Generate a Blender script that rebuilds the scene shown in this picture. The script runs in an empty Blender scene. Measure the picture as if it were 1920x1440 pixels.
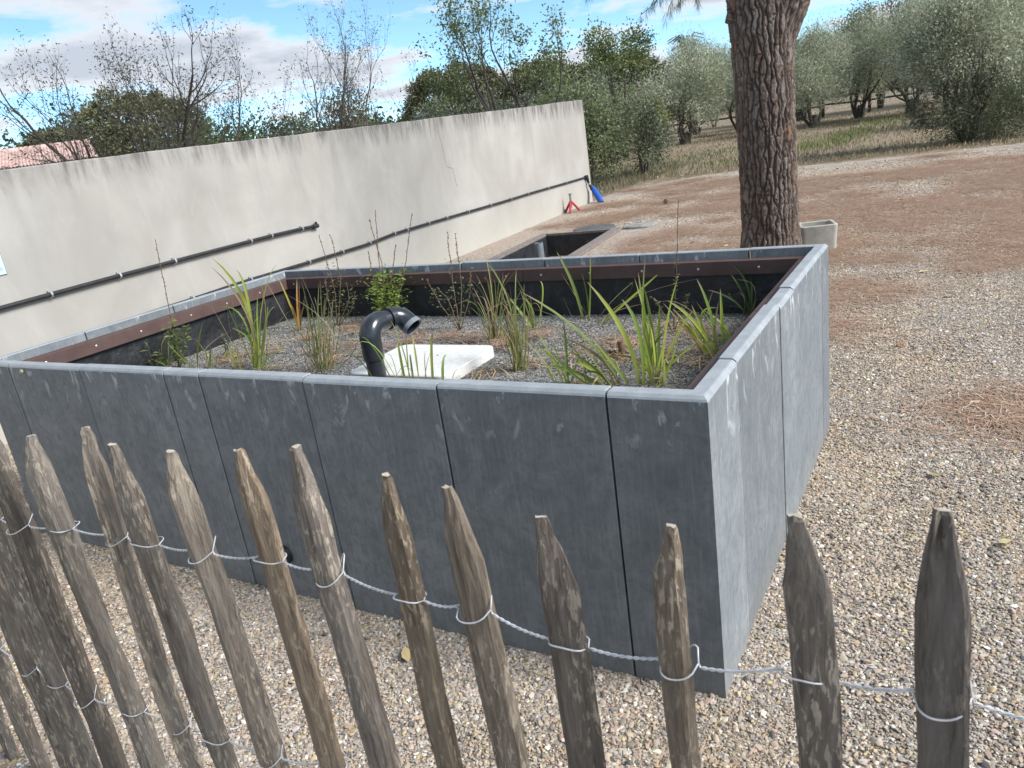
import bpy, bmesh, math, random
import numpy as np
from mathutils import Matrix, Vector

# ------------------------------------------------------------------ camera, sky, sun, exposure
scene = bpy.context.scene
col = scene.collection
rad = math.radians

cam_data = bpy.data.cameras.new('camera')
cam = bpy.data.objects.new('camera', cam_data)
col.objects.link(cam)
CAM = Vector((0.5466, -1.8201, 1.6623))
_yaw, _pitch, _roll = -0.552676, -0.316193, -0.144933
_fw = Vector((math.sin(_yaw) * math.cos(_pitch), math.cos(_yaw) * math.cos(_pitch), math.sin(_pitch)))
_r = Vector((math.cos(_yaw), -math.sin(_yaw), 0))
_u = _r.cross(_fw)
_c, _s = math.cos(_roll), math.sin(_roll)
_r2 = _r * _c + _u * _s
_u2 = _r * -_s + _u * _c
cam.matrix_world = Matrix(((_r2.x, _u2.x, -_fw.x, CAM.x), (_r2.y, _u2.y, -_fw.y, CAM.y),
                           (_r2.z, _u2.z, -_fw.z, CAM.z), (0, 0, 0, 1)))
cam_data.sensor_width = 36.0
cam_data.lens = 26.987
cam_data.clip_start = 0.05
cam_data.clip_end = 2000
cam_data.dof.use_dof = True
cam_data.dof.focus_distance = 3.6
cam_data.dof.aperture_fstop = 12.0
scene.camera = cam

SUN_AZ, SUN_EL = rad(85), rad(40)          # azimuth from +Y towards +X
world = bpy.data.worlds.new('World')
scene.world = world
world.use_nodes = True
wt = world.node_tree
wt.nodes.clear()
def wn(t, **k):
    n = wt.nodes.new(t)
    for a, v in k.items(): setattr(n, a, v)
    return n
w_out = wn('ShaderNodeOutputWorld')
w_bg = wn('ShaderNodeBackground')
w_bg.inputs['Strength'].default_value = 0.066
w_sky = wn('ShaderNodeTexSky', sky_type='NISHITA', sun_disc=False)
w_sky.sun_elevation = SUN_EL
w_sky.sun_rotation = SUN_AZ
w_sky.air_density = 0.55
w_sky.dust_density = 0.0
w_sky.ozone_density = 5.0
# broken cloud deck: noise on the plane of the cloud base, the same over the whole sky
w_tc = wn('ShaderNodeTexCoord')
w_sep = wn('ShaderNodeSeparateXYZ')
w_add = wn('ShaderNodeMath', operation='ADD'); w_add.inputs[1].default_value = 0.14
w_max = wn('ShaderNodeMath', operation='MAXIMUM'); w_max.inputs[1].default_value = 0.0
w_dx = wn('ShaderNodeMath', operation='DIVIDE')
w_dy = wn('ShaderNodeMath', operation='DIVIDE')
w_cmb = wn('ShaderNodeCombineXYZ')
w_map = wn('ShaderNodeMapping'); w_map.inputs['Location'].default_value = (-3.0, 4.1, 0.0)
w_n1 = wn('ShaderNodeTexNoise'); w_n1.inputs['Scale'].default_value = 1.1; w_n1.inputs['Detail'].default_value = 9.0; w_n1.inputs['Roughness'].default_value = 0.56
w_n2 = wn('ShaderNodeTexNoise'); w_n2.inputs['Scale'].default_value = 1.7; w_n2.inputs['Detail'].default_value = 6.0
w_r1 = wn('ShaderNodeValToRGB')
w_r1.color_ramp.elements[0].position = 0.46; w_r1.color_ramp.elements[0].color = (0, 0, 0, 1)
w_r1.color_ramp.elements[1].position = 0.54; w_r1.color_ramp.elements[1].color = (1, 1, 1, 1)
w_r2 = wn('ShaderNodeValToRGB')
w_r2.color_ramp.elements[0].position = 0.40; w_r2.color_ramp.elements[0].color = (9.4, 9.7, 10.1, 1)
w_r2.color_ramp.elements[1].position = 0.62; w_r2.color_ramp.elements[1].color = (4.8, 5.3, 6.1, 1)
w_mix = wn('ShaderNodeMix', data_type='RGBA')
L = wt.links.new
L(w_tc.outputs['Generated'], w_sep.inputs[0])
L(w_sep.outputs['Z'], w_max.inputs[0]); L(w_max.outputs[0], w_add.inputs[0])
L(w_sep.outputs['X'], w_dx.inputs[0]); L(w_add.outputs[0], w_dx.inputs[1])
L(w_sep.outputs['Y'], w_dy.inputs[0]); L(w_add.outputs[0], w_dy.inputs[1])
L(w_dx.outputs[0], w_cmb.inputs['X']); L(w_dy.outputs[0], w_cmb.inputs['Y'])
L(w_cmb.outputs[0], w_map.inputs['Vector'])
L(w_map.outputs[0], w_n1.inputs['Vector']); L(w_map.outputs[0], w_n2.inputs['Vector'])
L(w_n1.outputs['Fac'], w_r1.inputs[0]); L(w_n1.outputs['Fac'], w_r2.inputs[0])
L(w_r1.outputs['Color'], w_mix.inputs['Factor'])
w_hs = wn('ShaderNodeHueSaturation'); w_hs.inputs['Hue'].default_value = 0.478; w_hs.inputs['Saturation'].default_value = 0.92; w_hs.inputs['Value'].default_value = 1.75
L(w_sky.outputs[0], w_hs.inputs['Color']); L(w_hs.outputs[0], w_mix.inputs['A']); L(w_r2.outputs['Color'], w_mix.inputs['B'])
L(w_mix.outputs['Result'], w_bg.inputs['Color'])
L(w_bg.outputs[0], w_out.inputs['Surface'])

sun_d = bpy.data.lights.new('sun', 'SUN')
sun = bpy.data.objects.new('sun', sun_d)
col.objects.link(sun)
sun_d.energy = 3.1
sun_d.angle = rad(24)
sun_d.color = (1.0, 0.97, 0.93)
_sd = Vector((math.sin(SUN_AZ) * math.cos(SUN_EL), math.cos(SUN_AZ) * math.cos(SUN_EL), math.sin(SUN_EL)))
sun.rotation_euler = (-_sd).to_track_quat('-Z', 'Y').to_euler()
sun.location = _sd * 40

vs = scene.view_settings
vs.view_transform = 'Standard'
vs.look = 'None'
vs.exposure = 0.95
vs.gamma = 1.0
vs.use_curve_mapping = False
scene.cycles.max_bounces = 6
scene.cycles.transparent_max_bounces = 6
scene.cycles.use_denoising = True

rng = np.random.default_rng(7)
random.seed(7)

# ------------------------------------------------------------------ helpers
def tag(o, label=None, cat=None, group=None, kind=None):
    if label: o['label'] = label
    if cat: o['category'] = cat
    if group: o['group'] = group
    if kind: o['kind'] = kind
    return o

def link(name, me, mat=None, parent=None, loc=(0, 0, 0)):
    o = bpy.data.objects.new(name, me)
    col.objects.link(o)
    if me is not None and mat is not None and len(me.materials) == 0:
        me.materials.append(mat)
    if parent is not None: o.parent = parent
    o.location = loc
    return o

def empty(name, loc=(0, 0, 0), rz=0.0):
    o = bpy.data.objects.new(name, None)
    o.empty_display_size = 0.1
    col.objects.link(o)
    o.location = loc
    o.rotation_euler = (0, 0, rz)
    return o

def fmesh(name, V, F, colr=None, smooth=False, sharp=None):
    """V (n,3); F (m,k) array or list of lists; colr (n,3) point colours."""
    me = bpy.data.meshes.new(name)
    V = np.asarray(V, dtype=np.float32)
    if isinstance(F, np.ndarray):
        m, k = F.shape
        me.vertices.add(len(V)); me.vertices.foreach_set('co', V.ravel())
        me.loops.add(m * k); me.loops.foreach_set('vertex_index', F.astype(np.int32).ravel())
        me.polygons.add(m)
        me.polygons.foreach_set('loop_start', np.arange(0, m * k, k, dtype=np.int32))
        me.polygons.foreach_set('loop_total', np.full(m, k, dtype=np.int32))
        me.update(calc_edges=True)
        me.validate()
    else:
        me.from_pydata([tuple(map(float, v)) for v in V], [], F)
        me.update()
    if colr is not None:
        a = me.color_attributes.new('Col', 'FLOAT_COLOR', 'POINT')
        c4 = np.ones((len(V), 4), dtype=np.float32); c4[:, :3] = colr
        a.data.foreach_set('color', c4.ravel())
    if smooth:
        me.polygons.foreach_set('use_smooth', np.ones(len(me.polygons), dtype=bool))
        if sharp is not None: me.set_sharp_from_angle(angle=rad(sharp))
    return me

class MB:
    """collects shapes into one mesh"""
    def __init__(s): s.V = []; s.F = []; s.n = 0
    def add(s, V, F):
        V = np.asarray(V, float)
        s.V.append(V); s.F += [[i + s.n for i in f] for f in F]; s.n += len(V)
    def box(s, x0, x1, y0, y1, z0, z1, bev=0.0):
        b = bev
        if b <= 0:
            s.add([(x0,y0,z0),(x1,y0,z0),(x1,y1,z0),(x0,y1,z0),(x0,y0,z1),(x1,y0,z1),(x1,y1,z1),(x0,y1,z1)],
                  [(0,3,2,1),(4,5,6,7),(0,1,5,4),(1,2,6,5),(2,3,7,6),(3,0,4,7)])
            return
        bm = bmesh.new()
        bmesh.ops.create_cube(bm, size=1.0)
        for v in bm.verts:
            v.co = ((x0+x1)/2 + v.co.x*(x1-x0), (y0+y1)/2 + v.co.y*(y1-y0), (z0+z1)/2 + v.co.z*(z1-z0))
        bmesh.ops.bevel(bm, geom=bm.edges[:], offset=b, segments=2, affect='EDGES', profile=0.5)
        bm.verts.index_update()
        s.add([v.co[:] for v in bm.verts], [[v.index for v in f.verts] for f in bm.faces]); bm.free()
    def tube(s, P, R, sides=8, caps=True):
        V, F = tube(P, R, sides, caps); s.add(V, F)
    def build(s, name, mat, parent=None, smooth=False, sharp=None, loc=(0,0,0), xf=None):
        V = np.concatenate(s.V)
        if xf is not None: V = V @ np.array(xf)[:3,:3].T + np.array(xf)[:3,3]
        return link(name, fmesh(name, V, s.F, smooth=smooth, sharp=sharp), mat, parent, loc)

def tube(P, R, sides=8, caps=True):
    P = np.asarray(P, float); n = len(P)
    R = np.full(n, R, float) if np.isscalar(R) else np.asarray(R, float)
    T = np.gradient(P, axis=0); T /= np.linalg.norm(T, axis=1)[:, None] + 1e-12
    ref = np.array([0, 0, 1.0]) if abs(T[0][2]) < 0.9 else np.array([1.0, 0, 0])
    N = np.cross(T[0], ref); N /= np.linalg.norm(N)
    a = np.arange(sides) * 2 * math.pi / sides
    V = np.zeros((n, sides, 3))
    for i in range(n):
        N = N - T[i] * np.dot(N, T[i]); N /= np.linalg.norm(N) + 1e-12
        B = np.cross(T[i], N)
        V[i] = P[i] + R[i] * (np.cos(a)[:, None] * N + np.sin(a)[:, None] * B)
    F = []
    for i in range(n - 1):
        for j in range(sides):
            k = (j + 1) % sides
            F.append((i*sides+j, i*sides+k, (i+1)*sides+k, (i+1)*sides+j))
    if caps:
        F.append(tuple(range(sides - 1, -1, -1)))
        F.append(tuple(range((n-1)*sides, n*sides)))
    return V.reshape(-1, 3), F

# ------------------------------------------------------------------ materials
class NT:
    def __init__(s, name):
        s.m = bpy.data.materials.new(name); s.m.use_nodes = True
        s.t = s.m.node_tree; s.t.nodes.clear()
        s.out = s.t.nodes.new('ShaderNodeOutputMaterial')
        s.b = s.t.nodes.new('ShaderNodeBsdfPrincipled')
        s.t.links.new(s.b.outputs[0], s.out.inputs['Surface'])
    def n(s, t, **k):
        x = s.t.nodes.new(t)
        for a, v in k.items(): setattr(x, a, v)
        return x
    def l(s, a, b): s.t.links.new(a, b)
    def coord(s, kind='Object', scale=(1,1,1), rnd=False):
        if kind == 'Position':
            o = s.n('ShaderNodeNewGeometry').outputs['Position']
        else:
            o = s.n('ShaderNodeTexCoord').outputs[kind]
        m = s.n('ShaderNodeMapping'); m.inputs['Scale'].default_value = scale
        s.l(o, m.inputs['Vector'])
        if rnd:
            oi = s.n('ShaderNodeObjectInfo'); mu = s.n('ShaderNodeMath', operation='MULTIPLY'); mu.inputs[1].default_value = 37.0
            s.l(oi.outputs['Random'], mu.inputs[0]); c = s.n('ShaderNodeCombineXYZ')
            for i in range(3): s.l(mu.outputs[0], c.inputs[i])
            s.l(c.outputs[0], m.inputs['Location'])
        return m.outputs[0]
    def noise(s, vec, scale, detail=5, rough=0.55, dist=0.0):
        x = s.n('ShaderNodeTexNoise'); x.inputs['Scale'].default_value = scale; x.inputs['Detail'].default_value = detail
        x.inputs['Roughness'].default_value = rough; x.inputs['Distortion'].default_value = dist
        s.l(vec, x.inputs['Vector']); return x.outputs['Fac']
    def voro(s, vec, scale, feature='F1', out='Distance', rand=1.0):
        x = s.n('ShaderNodeTexVoronoi', feature=feature); x.inputs['Scale'].default_value = scale
        x.inputs['Randomness'].default_value = rand
        s.l(vec, x.inputs['Vector']); return x.outputs[out]
    def ramp(s, fac, stops):
        x = s.n('ShaderNodeValToRGB'); e = x.color_ramp.elements
        while len(e) < len(stops): e.new(0.5)
        for i, (p, c) in enumerate(stops):
            e[i].position = p; e[i].color = (c, c, c, 1) if np.isscalar(c) else (*c, 1)
        s.l(fac, x.inputs[0]); return x.outputs['Color']
    def mix(s, fac, a, b, mode='MIX'):
        x = s.n('ShaderNodeMix', data_type='RGBA', blend_type=mode)
        for sock, v in ((x.inputs['Factor'], fac), (x.inputs['A'], a), (x.inputs['B'], b)):
            if isinstance(v, (int, float)): sock.default_value = v
            elif isinstance(v, tuple): sock.default_value = (*v, 1)
            else: s.l(v, sock)
        return x.outputs['Result']
    def math(s, op, a, b=0.0, clamp=False):
        x = s.n('ShaderNodeMath', operation=op); x.use_clamp = clamp
        for i, v in enumerate((a, b)):
            if isinstance(v, (int, float)): x.inputs[i].default_value = v
            else: s.l(v, x.inputs[i])
        return x.outputs[0]
    def attr(s, name='Col'):
        x = s.n('ShaderNodeAttribute'); x.attribute_name = name; return x.outputs['Color']
    def rand(s): return s.n('ShaderNodeObjectInfo').outputs['Random']
    def bump(s, h, strength=0.5, dist=0.01):
        x = s.n('ShaderNodeBump'); x.inputs['Strength'].default_value = strength; x.inputs['Distance'].default_value = dist
        s.l(h, x.inputs['Height']); s.l(x.outputs[0], s.b.inputs['Normal'])
    def color(s, c):
        if isinstance(c, tuple): s.b.inputs['Base Color'].default_value = (*c, 1)
        else: s.l(c, s.b.inputs['Base Color'])
    def rough(s, v):
        if isinstance(v, (int, float)): s.b.inputs['Roughness'].default_value = v
        else: s.l(v, s.b.inputs['Roughness'])
    def spec(s, v): s.b.inputs['Specular IOR Level'].default_value = v

def plain(name, c, rough=0.6, metal=0.0, spec=0.4, vary=0.25, scale=30.0):
    t = NT(name); v = t.coord('Object')
    f = t.noise(v, scale, 4)
    lo = tuple(x * (1 - vary) for x in c); hi = tuple(min(1, x * (1 + vary)) for x in c)
    t.color(t.ramp(f, [(0.3, lo), (0.7, hi)])); t.rough(rough); t.spec(spec)
    t.b.inputs['Metallic'].default_value = metal
    return t.m

def leaf_mat(name, trans=0.3, rough=0.55, bright=1.0, spec=0.3):
    """leaf: colour of each leaf from its own attribute, light passing through"""
    t = NT(name)
    c = t.attr('Col')
    if bright != 1.0: c = t.mix(1.0, c, (bright, bright, bright), 'MULTIPLY')
    t.color(c); t.rough(rough); t.spec(spec)
    tr = t.n('ShaderNodeBsdfTranslucent'); t.l(c, tr.inputs['Color'])
    mx = t.n('ShaderNodeMixShader'); mx.inputs[0].default_value = trans
    t.l(t.b.outputs[0], mx.inputs[1]); t.l(tr.outputs[0], mx.inputs[2]); t.l(mx.outputs[0], t.out.inputs['Surface'])
    return t.m

M = {}
# slate-grey composite panels: mottled, fine vertical streaks, chalky scuffs
t = NT('slate_panel'); v = t.coord('Object', rnd=False)
big = t.noise(v, 5.5, 8, 0.72, 0.6); fine = t.noise(v, 190, 3); grain = t.noise(t.coord('Object', (26, 26, 2.2)), 3.0, 5, 0.65)
bl = t.noise(v, 22, 6, 0.7, 0.8)
c = t.ramp(big, [(0.30, (0.130, 0.149, 0.163)), (0.5, (0.178, 0.198, 0.212)), (0.70, (0.242, 0.262, 0.275))])
c = t.mix(t.ramp(bl, [(0.46, 0.0), (0.62, 0.6)]), c, (0.125, 0.143, 0.156))
c = t.mix(t.ramp(grain, [(0.48, 0.0), (0.75, 0.35)]), c, (0.36, 0.38, 0.395))
sep = t.n('ShaderNodeSeparateXYZ'); t.l(t.n('ShaderNodeTexCoord').outputs['Object'], sep.inputs[0])
topm = t.ramp(sep.outputs['Z'], [(0.70, 0.0), (0.93, 1.0)])
scuff = t.noise(t.coord('Object', (11, 11, 5.0)), 1.5, 5, 0.6, 0.6)
sc = t.math('MULTIPLY', t.ramp(scuff, [(0.585, 0.0), (0.64, 1.0)]), topm)
c = t.mix(t.math('MULTIPLY', sc, 0.75), c, (0.55, 0.57, 0.59))
lowm = t.ramp(sep.outputs['Z'], [(0.0, 0.55), (0.16, 0.0)])
c = t.mix(t.math('MULTIPLY', lowm, t.ramp(t.noise(v, 30, 6, 0.75), [(0.42, 0.0), (0.62, 1.0)])), c, (0.27, 0.235, 0.19))
drip = t.noise(t.coord('Object', (30, 30, 1.1)), 1.0, 4, 0.6, 0.3)
c = t.mix(t.math('MULTIPLY', t.ramp(drip, [(0.60, 0.0), (0.72, 0.30)]), t.ramp(sep.outputs['Z'], [(0.2, 0.0), (0.9, 1.0)])), c, (0.34, 0.35, 0.355))
spk = t.ramp(t.voro(v, 260), [(0.0, 1.0), (0.10, 0.0)])
c = t.mix(t.math('MULTIPLY', spk, 0.25), c, (0.30, 0.32, 0.33))
rn = t.ramp(t.rand(), [(0.0, 0.80), (1.0, 1.14)])
c = t.mix(1.0, c, rn, 'MULTIPLY')
t.color(c); t.rough(t.ramp(bl, [(0.3, 0.5), (0.7, 0.68)])); t.spec(0.45)
t.bump(t.math('ADD', fine, t.math('MULTIPLY', grain, 1.2)), 0.25, 0.002)
M['slate'] = t.m
t = NT('pale_slate_edge'); v = t.coord('Object')
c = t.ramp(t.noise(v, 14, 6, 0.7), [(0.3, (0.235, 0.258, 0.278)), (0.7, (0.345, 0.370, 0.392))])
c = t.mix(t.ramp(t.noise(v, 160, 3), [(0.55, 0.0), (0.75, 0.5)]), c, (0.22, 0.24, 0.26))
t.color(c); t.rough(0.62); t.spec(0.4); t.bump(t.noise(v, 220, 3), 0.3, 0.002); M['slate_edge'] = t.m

t = NT('brown_board'); v = t.coord('Object', (3, 3, 40))
c = t.ramp(t.noise(t.coord('Object'), 9, 5), [(0.3, (0.078, 0.046, 0.042)), (0.7, (0.108, 0.068, 0.060))])
t.color(c); t.rough(0.62); t.spec(0.35); t.bump(t.noise(v, 8, 4), 0.2, 0.003); M['board'] = t.m

t = NT('black_liner'); v = t.coord('Object')
c = t.ramp(t.noise(v, 7, 6, 0.65), [(0.35, (0.010, 0.011, 0.013)), (0.7, (0.030, 0.033, 0.038))])
dust = t.noise(t.coord('Object', (14, 14, 3)), 2.0, 5, 0.7)
c = t.mix(t.ramp(dust, [(0.56, 0.0), (0.8, 0.45)]), c, (0.10, 0.11, 0.12))
t.color(c); t.rough(0.5); t.bump(t.noise(v, 14, 5), 0.7, 0.02); M['liner'] = t.m

# cream render wall with streaks running from the top
t = NT('rendered_wall'); v = t.coord('Object')
sep = t.n('ShaderNodeSeparateXYZ'); t.l(t.n('ShaderNodeTexCoord').outputs['Object'], sep.inputs[0])
blot = t.noise(v, 1.1, 6, 0.6, 0.5)
c = t.ramp(blot, [(0.30, (0.332, 0.316, 0.288)), (0.70, (0.418, 0.402, 0.371))])
low = t.ramp(sep.outputs['Z'], [(0.0, 1.0), (0.6, 0.0)])
c = t.mix(t.math('MULTIPLY', low, 0.55), c, (0.46, 0.435, 0.37))
streak = t.noise(t.coord('Object', (1.6, 1.6, 0.45)), 1.6, 6, 0.55, 0.6)
topm = t.ramp(t.math('DIVIDE', sep.outputs['Z'], 2.05), [(0.30, 0.10), (0.80, 0.55), (1.0, 1.0)])
sm = t.math('MULTIPLY', t.ramp(streak, [(0.38, 0.0), (0.70, 0.72)]), topm)
c = t.mix(sm, c, (0.225, 0.215, 0.205))
edge = t.noise(t.coord('Object', (7, 7, 1.3)), 1.4, 7, 0.7, 0.4)
tm = t.ramp(t.math('DIVIDE', t.math('ADD', sep.outputs['Z'], t.math('MULTIPLY', edge, 0.5)), 2.3), [(0.86, 0.0), (0.97, 0.92)])
c = t.mix(t.math('MULTIPLY', tm, t.ramp(edge, [(0.42, 0.1), (0.6, 1.0)])), c, (0.13, 0.122, 0.115))
c = t.mix(t.ramp(t.noise(t.coord('Object', (4, 4, 1.4)), 1.5, 5, 0.6, 0.8), [(0.58, 0.0), (0.74, 0.22)]), c, (0.46, 0.455, 0.435))
t.color(c); t.rough(0.92); t.spec(0.15)
t.bump(t.math('ADD', t.noise(v, 120, 4), t.math('MULTIPLY', t.noise(v, 9, 4), 2.0)), 0.3, 0.004); M['wall'] = t.m

# cleft chestnut, weathered: grey-brown grain with pale flecks where the bark has worn off
t = NT('weathered_wood'); v = t.coord('Object', (1, 1, 0.10), rnd=True)
gr = t.noise(v, 95, 7, 0.65, 0.5); med = t.noise(v, 26, 5, 0.6)
hue = t.rand()
base = t.mix(hue, (0.255, 0.236, 0.214), (0.345, 0.305, 0.262))
c = t.mix(t.ramp(gr, [(0.35, 0.0), (0.68, 1.0)]), t.mix(1.0, base, (0.42, 0.40, 0.40), 'MULTIPLY'), base)
c = t.mix(t.ramp(med, [(0.45, 0.0), (0.7, 0.6)]), c, (0.30, 0.28, 0.262))
fl = t.noise(t.coord('Object', (1, 1, 0.24), rnd=True), 130, 5, 0.62, 0.5)
patch = t.noise(t.coord('Object', (1, 1, 0.5), rnd=True), 9, 3)
fm = t.math('MULTIPLY', t.ramp(fl, [(0.53, 0.0), (0.60, 1.0)]), t.ramp(patch, [(0.40, 0.05), (0.58, 0.85)]))
c = t.mix(fm, c, (0.46, 0.39, 0.30))
oc = t.n('ShaderNodeObjectInfo').outputs['Color']
c = t.mix(1.0, c, oc, 'MULTIPLY')
c = t.mix(t.math('MULTIPLY', fm, 0.6), c, (0.45, 0.405, 0.34))
t.color(c); t.rough(0.85); t.spec(0.2)
t.bump(t.math('ADD', gr, t.math('MULTIPLY', fl, 0.7)), 0.8, 0.008); M['wood'] = t.m
t = NT('cut_wood'); t.color(t.ramp(t.noise(t.coord('Object'), 90, 4), [(0.3, (0.30, 0.26, 0.21)), (0.7, (0.50, 0.45, 0.38))])); t.rough(0.85); M['cutwood'] = t.m
t = NT('galvanised_wire'); t.color(t.ramp(t.noise(t.coord('Object'), 60, 3), [(0.3, (0.52, 0.52, 0.53)), (0.7, (0.78, 0.78, 0.78))])); t.rough(0.5); t.b.inputs['Metallic'].default_value = 0.3; M['wire'] = t.m

# yard gravel sheet below the loose stones; takes over from them in the distance
t = NT('gravel_bed'); v = t.coord('Position')
cell = t.n('ShaderNodeTexVoronoi'); cell.inputs['Scale'].default_value = 62; t.l(v, cell.inputs['Vector'])
hs = t.n('ShaderNodeSeparateColor'); t.l(cell.outputs['Color'], hs.inputs[0])
c = t.ramp(hs.outputs[0], [(0.0, (0.21, 0.175, 0.145)), (0.25, (0.31, 0.265, 0.22)), (0.55, (0.40, 0.345, 0.29)), (0.8, (0.48, 0.43, 0.375)), (1.0, (0.60, 0.565, 0.52))])
sep = t.n('ShaderNodeSeparateXYZ'); t.l(t.n('ShaderNodeNewGeometry').outputs['Position'], sep.inputs[0])
ymask = t.ramp(t.math('DIVIDE', t.math('ADD', sep.outputs['Y'], 4.0), 24.0), [(0.20, 0.0), (0.36, 0.55), (0.58, 0.70), (0.70, 0.20), (0.9, 0.08)])
nb = t.noise(v, 0.55, 6, 0.65, 0.6); nb2 = t.noise(v, 3.2, 6, 0.7, 0.6)
lit = t.math('MULTIPLY', ymask, t.ramp(t.math('ADD', nb, t.math('MULTIPLY', nb2, 0.6)), [(0.62, 0.1), (0.98, 0.95)]), True)
needle = t.noise(t.coord('Position', (60, 22, 30)), 1.0, 4, 0.7, 2.0)
nc = t.ramp(needle, [(0.3, (0.26, 0.185, 0.138)), (0.5, (0.395, 0.30, 0.235)), (0.7, (0.52, 0.435, 0.365))])
c = t.mix(lit, c, nc)
t.color(c); t.rough(0.95); t.spec(0.15)
hgt = t.math('SUBTRACT', 1.0, cell.outputs['Distance'])
t.bump(t.math('ADD', hgt, t.math('MULTIPLY', needle, 0.8)), 0.9, 0.012); M['gravel_bed'] = t.m

t = NT('loose_stone'); v = t.coord('Position')
c = t.attr('Col')
n1 = t.noise(v, 0.9, 4, 0.6); 
c = t.mix(t.ramp(n1, [(0.44, 0.0), (0.66, 0.45)]), c, t.mix(1.0, c, (1.12, 0.97, 0.72), 'MULTIPLY'))
c = t.mix(t.ramp(t.noise(t.coord('Position', (1, 1, 1)), 0.7, 3), [(0.52, 0.0), (0.7, 0.5)]), c, t.mix(1.0, c, (0.72, 0.72, 0.76), 'MULTIPLY'))
t.color(c); t.rough(0.85); t.spec(0.25); t.bump(t.noise(v, 260, 4), 0.3, 0.002); M['stone'] = t.m

t = NT('dry_needles'); t.color(t.attr('Col')); t.rough(0.8); t.spec(0.2); M['needles'] = t.m

t = NT('orchard_soil'); v = t.coord('Position')
a = t.noise(v, 0.35, 7, 0.65, 0.4); b = t.noise(v, 5.0, 7, 0.7, 0.3)
c = t.ramp(b, [(0.3, (0.17, 0.13, 0.095)), (0.5, (0.28, 0.22, 0.165)), (0.72, (0.42, 0.35, 0.27))])
c = t.mix(t.ramp(a, [(0.46, 0.0), (0.62, 0.55)]), c, t.ramp(b, [(0.3, (0.05, 0.06, 0.028)), (0.7, (0.15, 0.155, 0.08))]))
t.color(c); t.rough(0.95); t.spec(0.1); t.bump(b, 1.0, 0.08); M['soil'] = t.m

t = NT('pine_bark'); v = t.coord('Object', (1, 1, 0.35))
c = t.attr('Col')
n1 = t.noise(v, 34, 6, 0.7, 0.5)
c = t.mix(t.ramp(n1, [(0.36, 0.0), (0.72, 1.0)]), t.mix(1.0, c, (0.50, 0.46, 0.44), 'MULTIPLY'), t.mix(1.0, c, (1.25, 1.22, 1.2), 'MULTIPLY'))
t.color(c); t.rough(0.92); t.spec(0.15); t.bump(t.math('ADD', n1, t.noise(v, 130, 4)), 0.8, 0.012); M['bark'] = t.m
M['branch'] = plain('grey_branch_bark', (0.085, 0.072, 0.062), 0.9, vary=0.35, scale=25)
M['olive_bark'] = plain('olive_bark', (0.085, 0.073, 0.058), 0.95, vary=0.45, scale=14)
M['leaf'] = leaf_mat('leaf', 0.42)
M['olive_leaf'] = leaf_mat('olive_leaf', 0.32, 0.5, 1.0, 0.4)
M['pine_leaf'] = leaf_mat('pine_needle', 0.15, 0.6)
M['blade'] = leaf_mat('blade_leaf', 0.42, 0.42, 1.0, 0.45)
M['black_pipe'] = plain('black_pipe', (0.020, 0.021, 0.023), 0.5, vary=0.4, scale=12)
M['clip'] = plain('metal_clip', (0.55, 0.56, 0.57), 0.4, 0.7)
M['pvc'] = plain('dark_grey_pvc', (0.024, 0.028, 0.034), 0.25, vary=0.18, scale=9, spec=0.6)
M['pvc_light'] = plain('grey_pvc', (0.19, 0.21, 0.23), 0.35, vary=0.12, scale=9)
M['steel'] = plain('screw_steel', (0.62, 0.60, 0.58), 0.35, 0.8)
t = NT('white_concrete'); v = t.coord('Object')
c = t.ramp(t.noise(v, 40, 5), [(0.3, (0.56, 0.56, 0.54)), (0.7, (0.68, 0.68, 0.66))])
c = t.mix(t.ramp(t.noise(v, 9, 7, 0.75, 0.5), [(0.56, 0.0), (0.76, 0.3)]), c, (0.42, 0.39, 0.34))
c = t.mix(t.ramp(t.voro(v, 55), [(0.0, 0.8), (0.14, 0.0)]), c, (0.30, 0.26, 0.21))
t.color(c); t.rough(0.88); t.spec(0.2); t.bump(t.noise(v, 120, 4), 0.4, 0.003); M['white_stone'] = t.m
M['concrete'] = plain('pot_concrete', (0.40, 0.385, 0.335), 0.9, vary=0.14, scale=12, spec=0.2)
M['red'] = plain('red_paint', (0.42, 0.035, 0.04), 0.45, vary=0.2)
M['blue'] = plain('blue_plastic', (0.018, 0.09, 0.40), 0.4, vary=0.15)
M['greypost'] = plain('grey_green_metal', (0.22, 0.24, 0.21), 0.5)
M['cover'] = plain('dark_cover', (0.085, 0.086, 0.088), 0.7, vary=0.35, scale=9)
M['cover2'] = plain('grey_stone_slab', (0.24, 0.235, 0.22), 0.85, vary=0.4, scale=14)
M['greyboard'] = plain('grey_timber', (0.20, 0.17, 0.155), 0.8, vary=0.25, scale=16)
M['house_wall'] = plain('cream_house_wall', (0.62, 0.58, 0.50), 0.9, vary=0.08, scale=2)
M['rooftile'] = plain('red_roof_tile', (0.46, 0.32, 0.285), 0.85, vary=0.3, scale=3)
M['rail'] = plain('dark_rail_wood', (0.055, 0.045, 0.038), 0.9, vary=0.3)
M['sign'] = plain('pale_blue_sign', (0.50, 0.68, 0.72), 0.4, vary=0.04)
M['signedge'] = plain('sign_edge_grey', (0.16, 0.22, 0.25), 0.4, vary=0.1)
M['deadwood'] = plain('dead_wood', (0.17, 0.11, 0.07), 0.9, vary=0.4, scale=40)
M['crack'] = plain('crack_dark', (0.10, 0.09, 0.08), 1.0)

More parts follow.
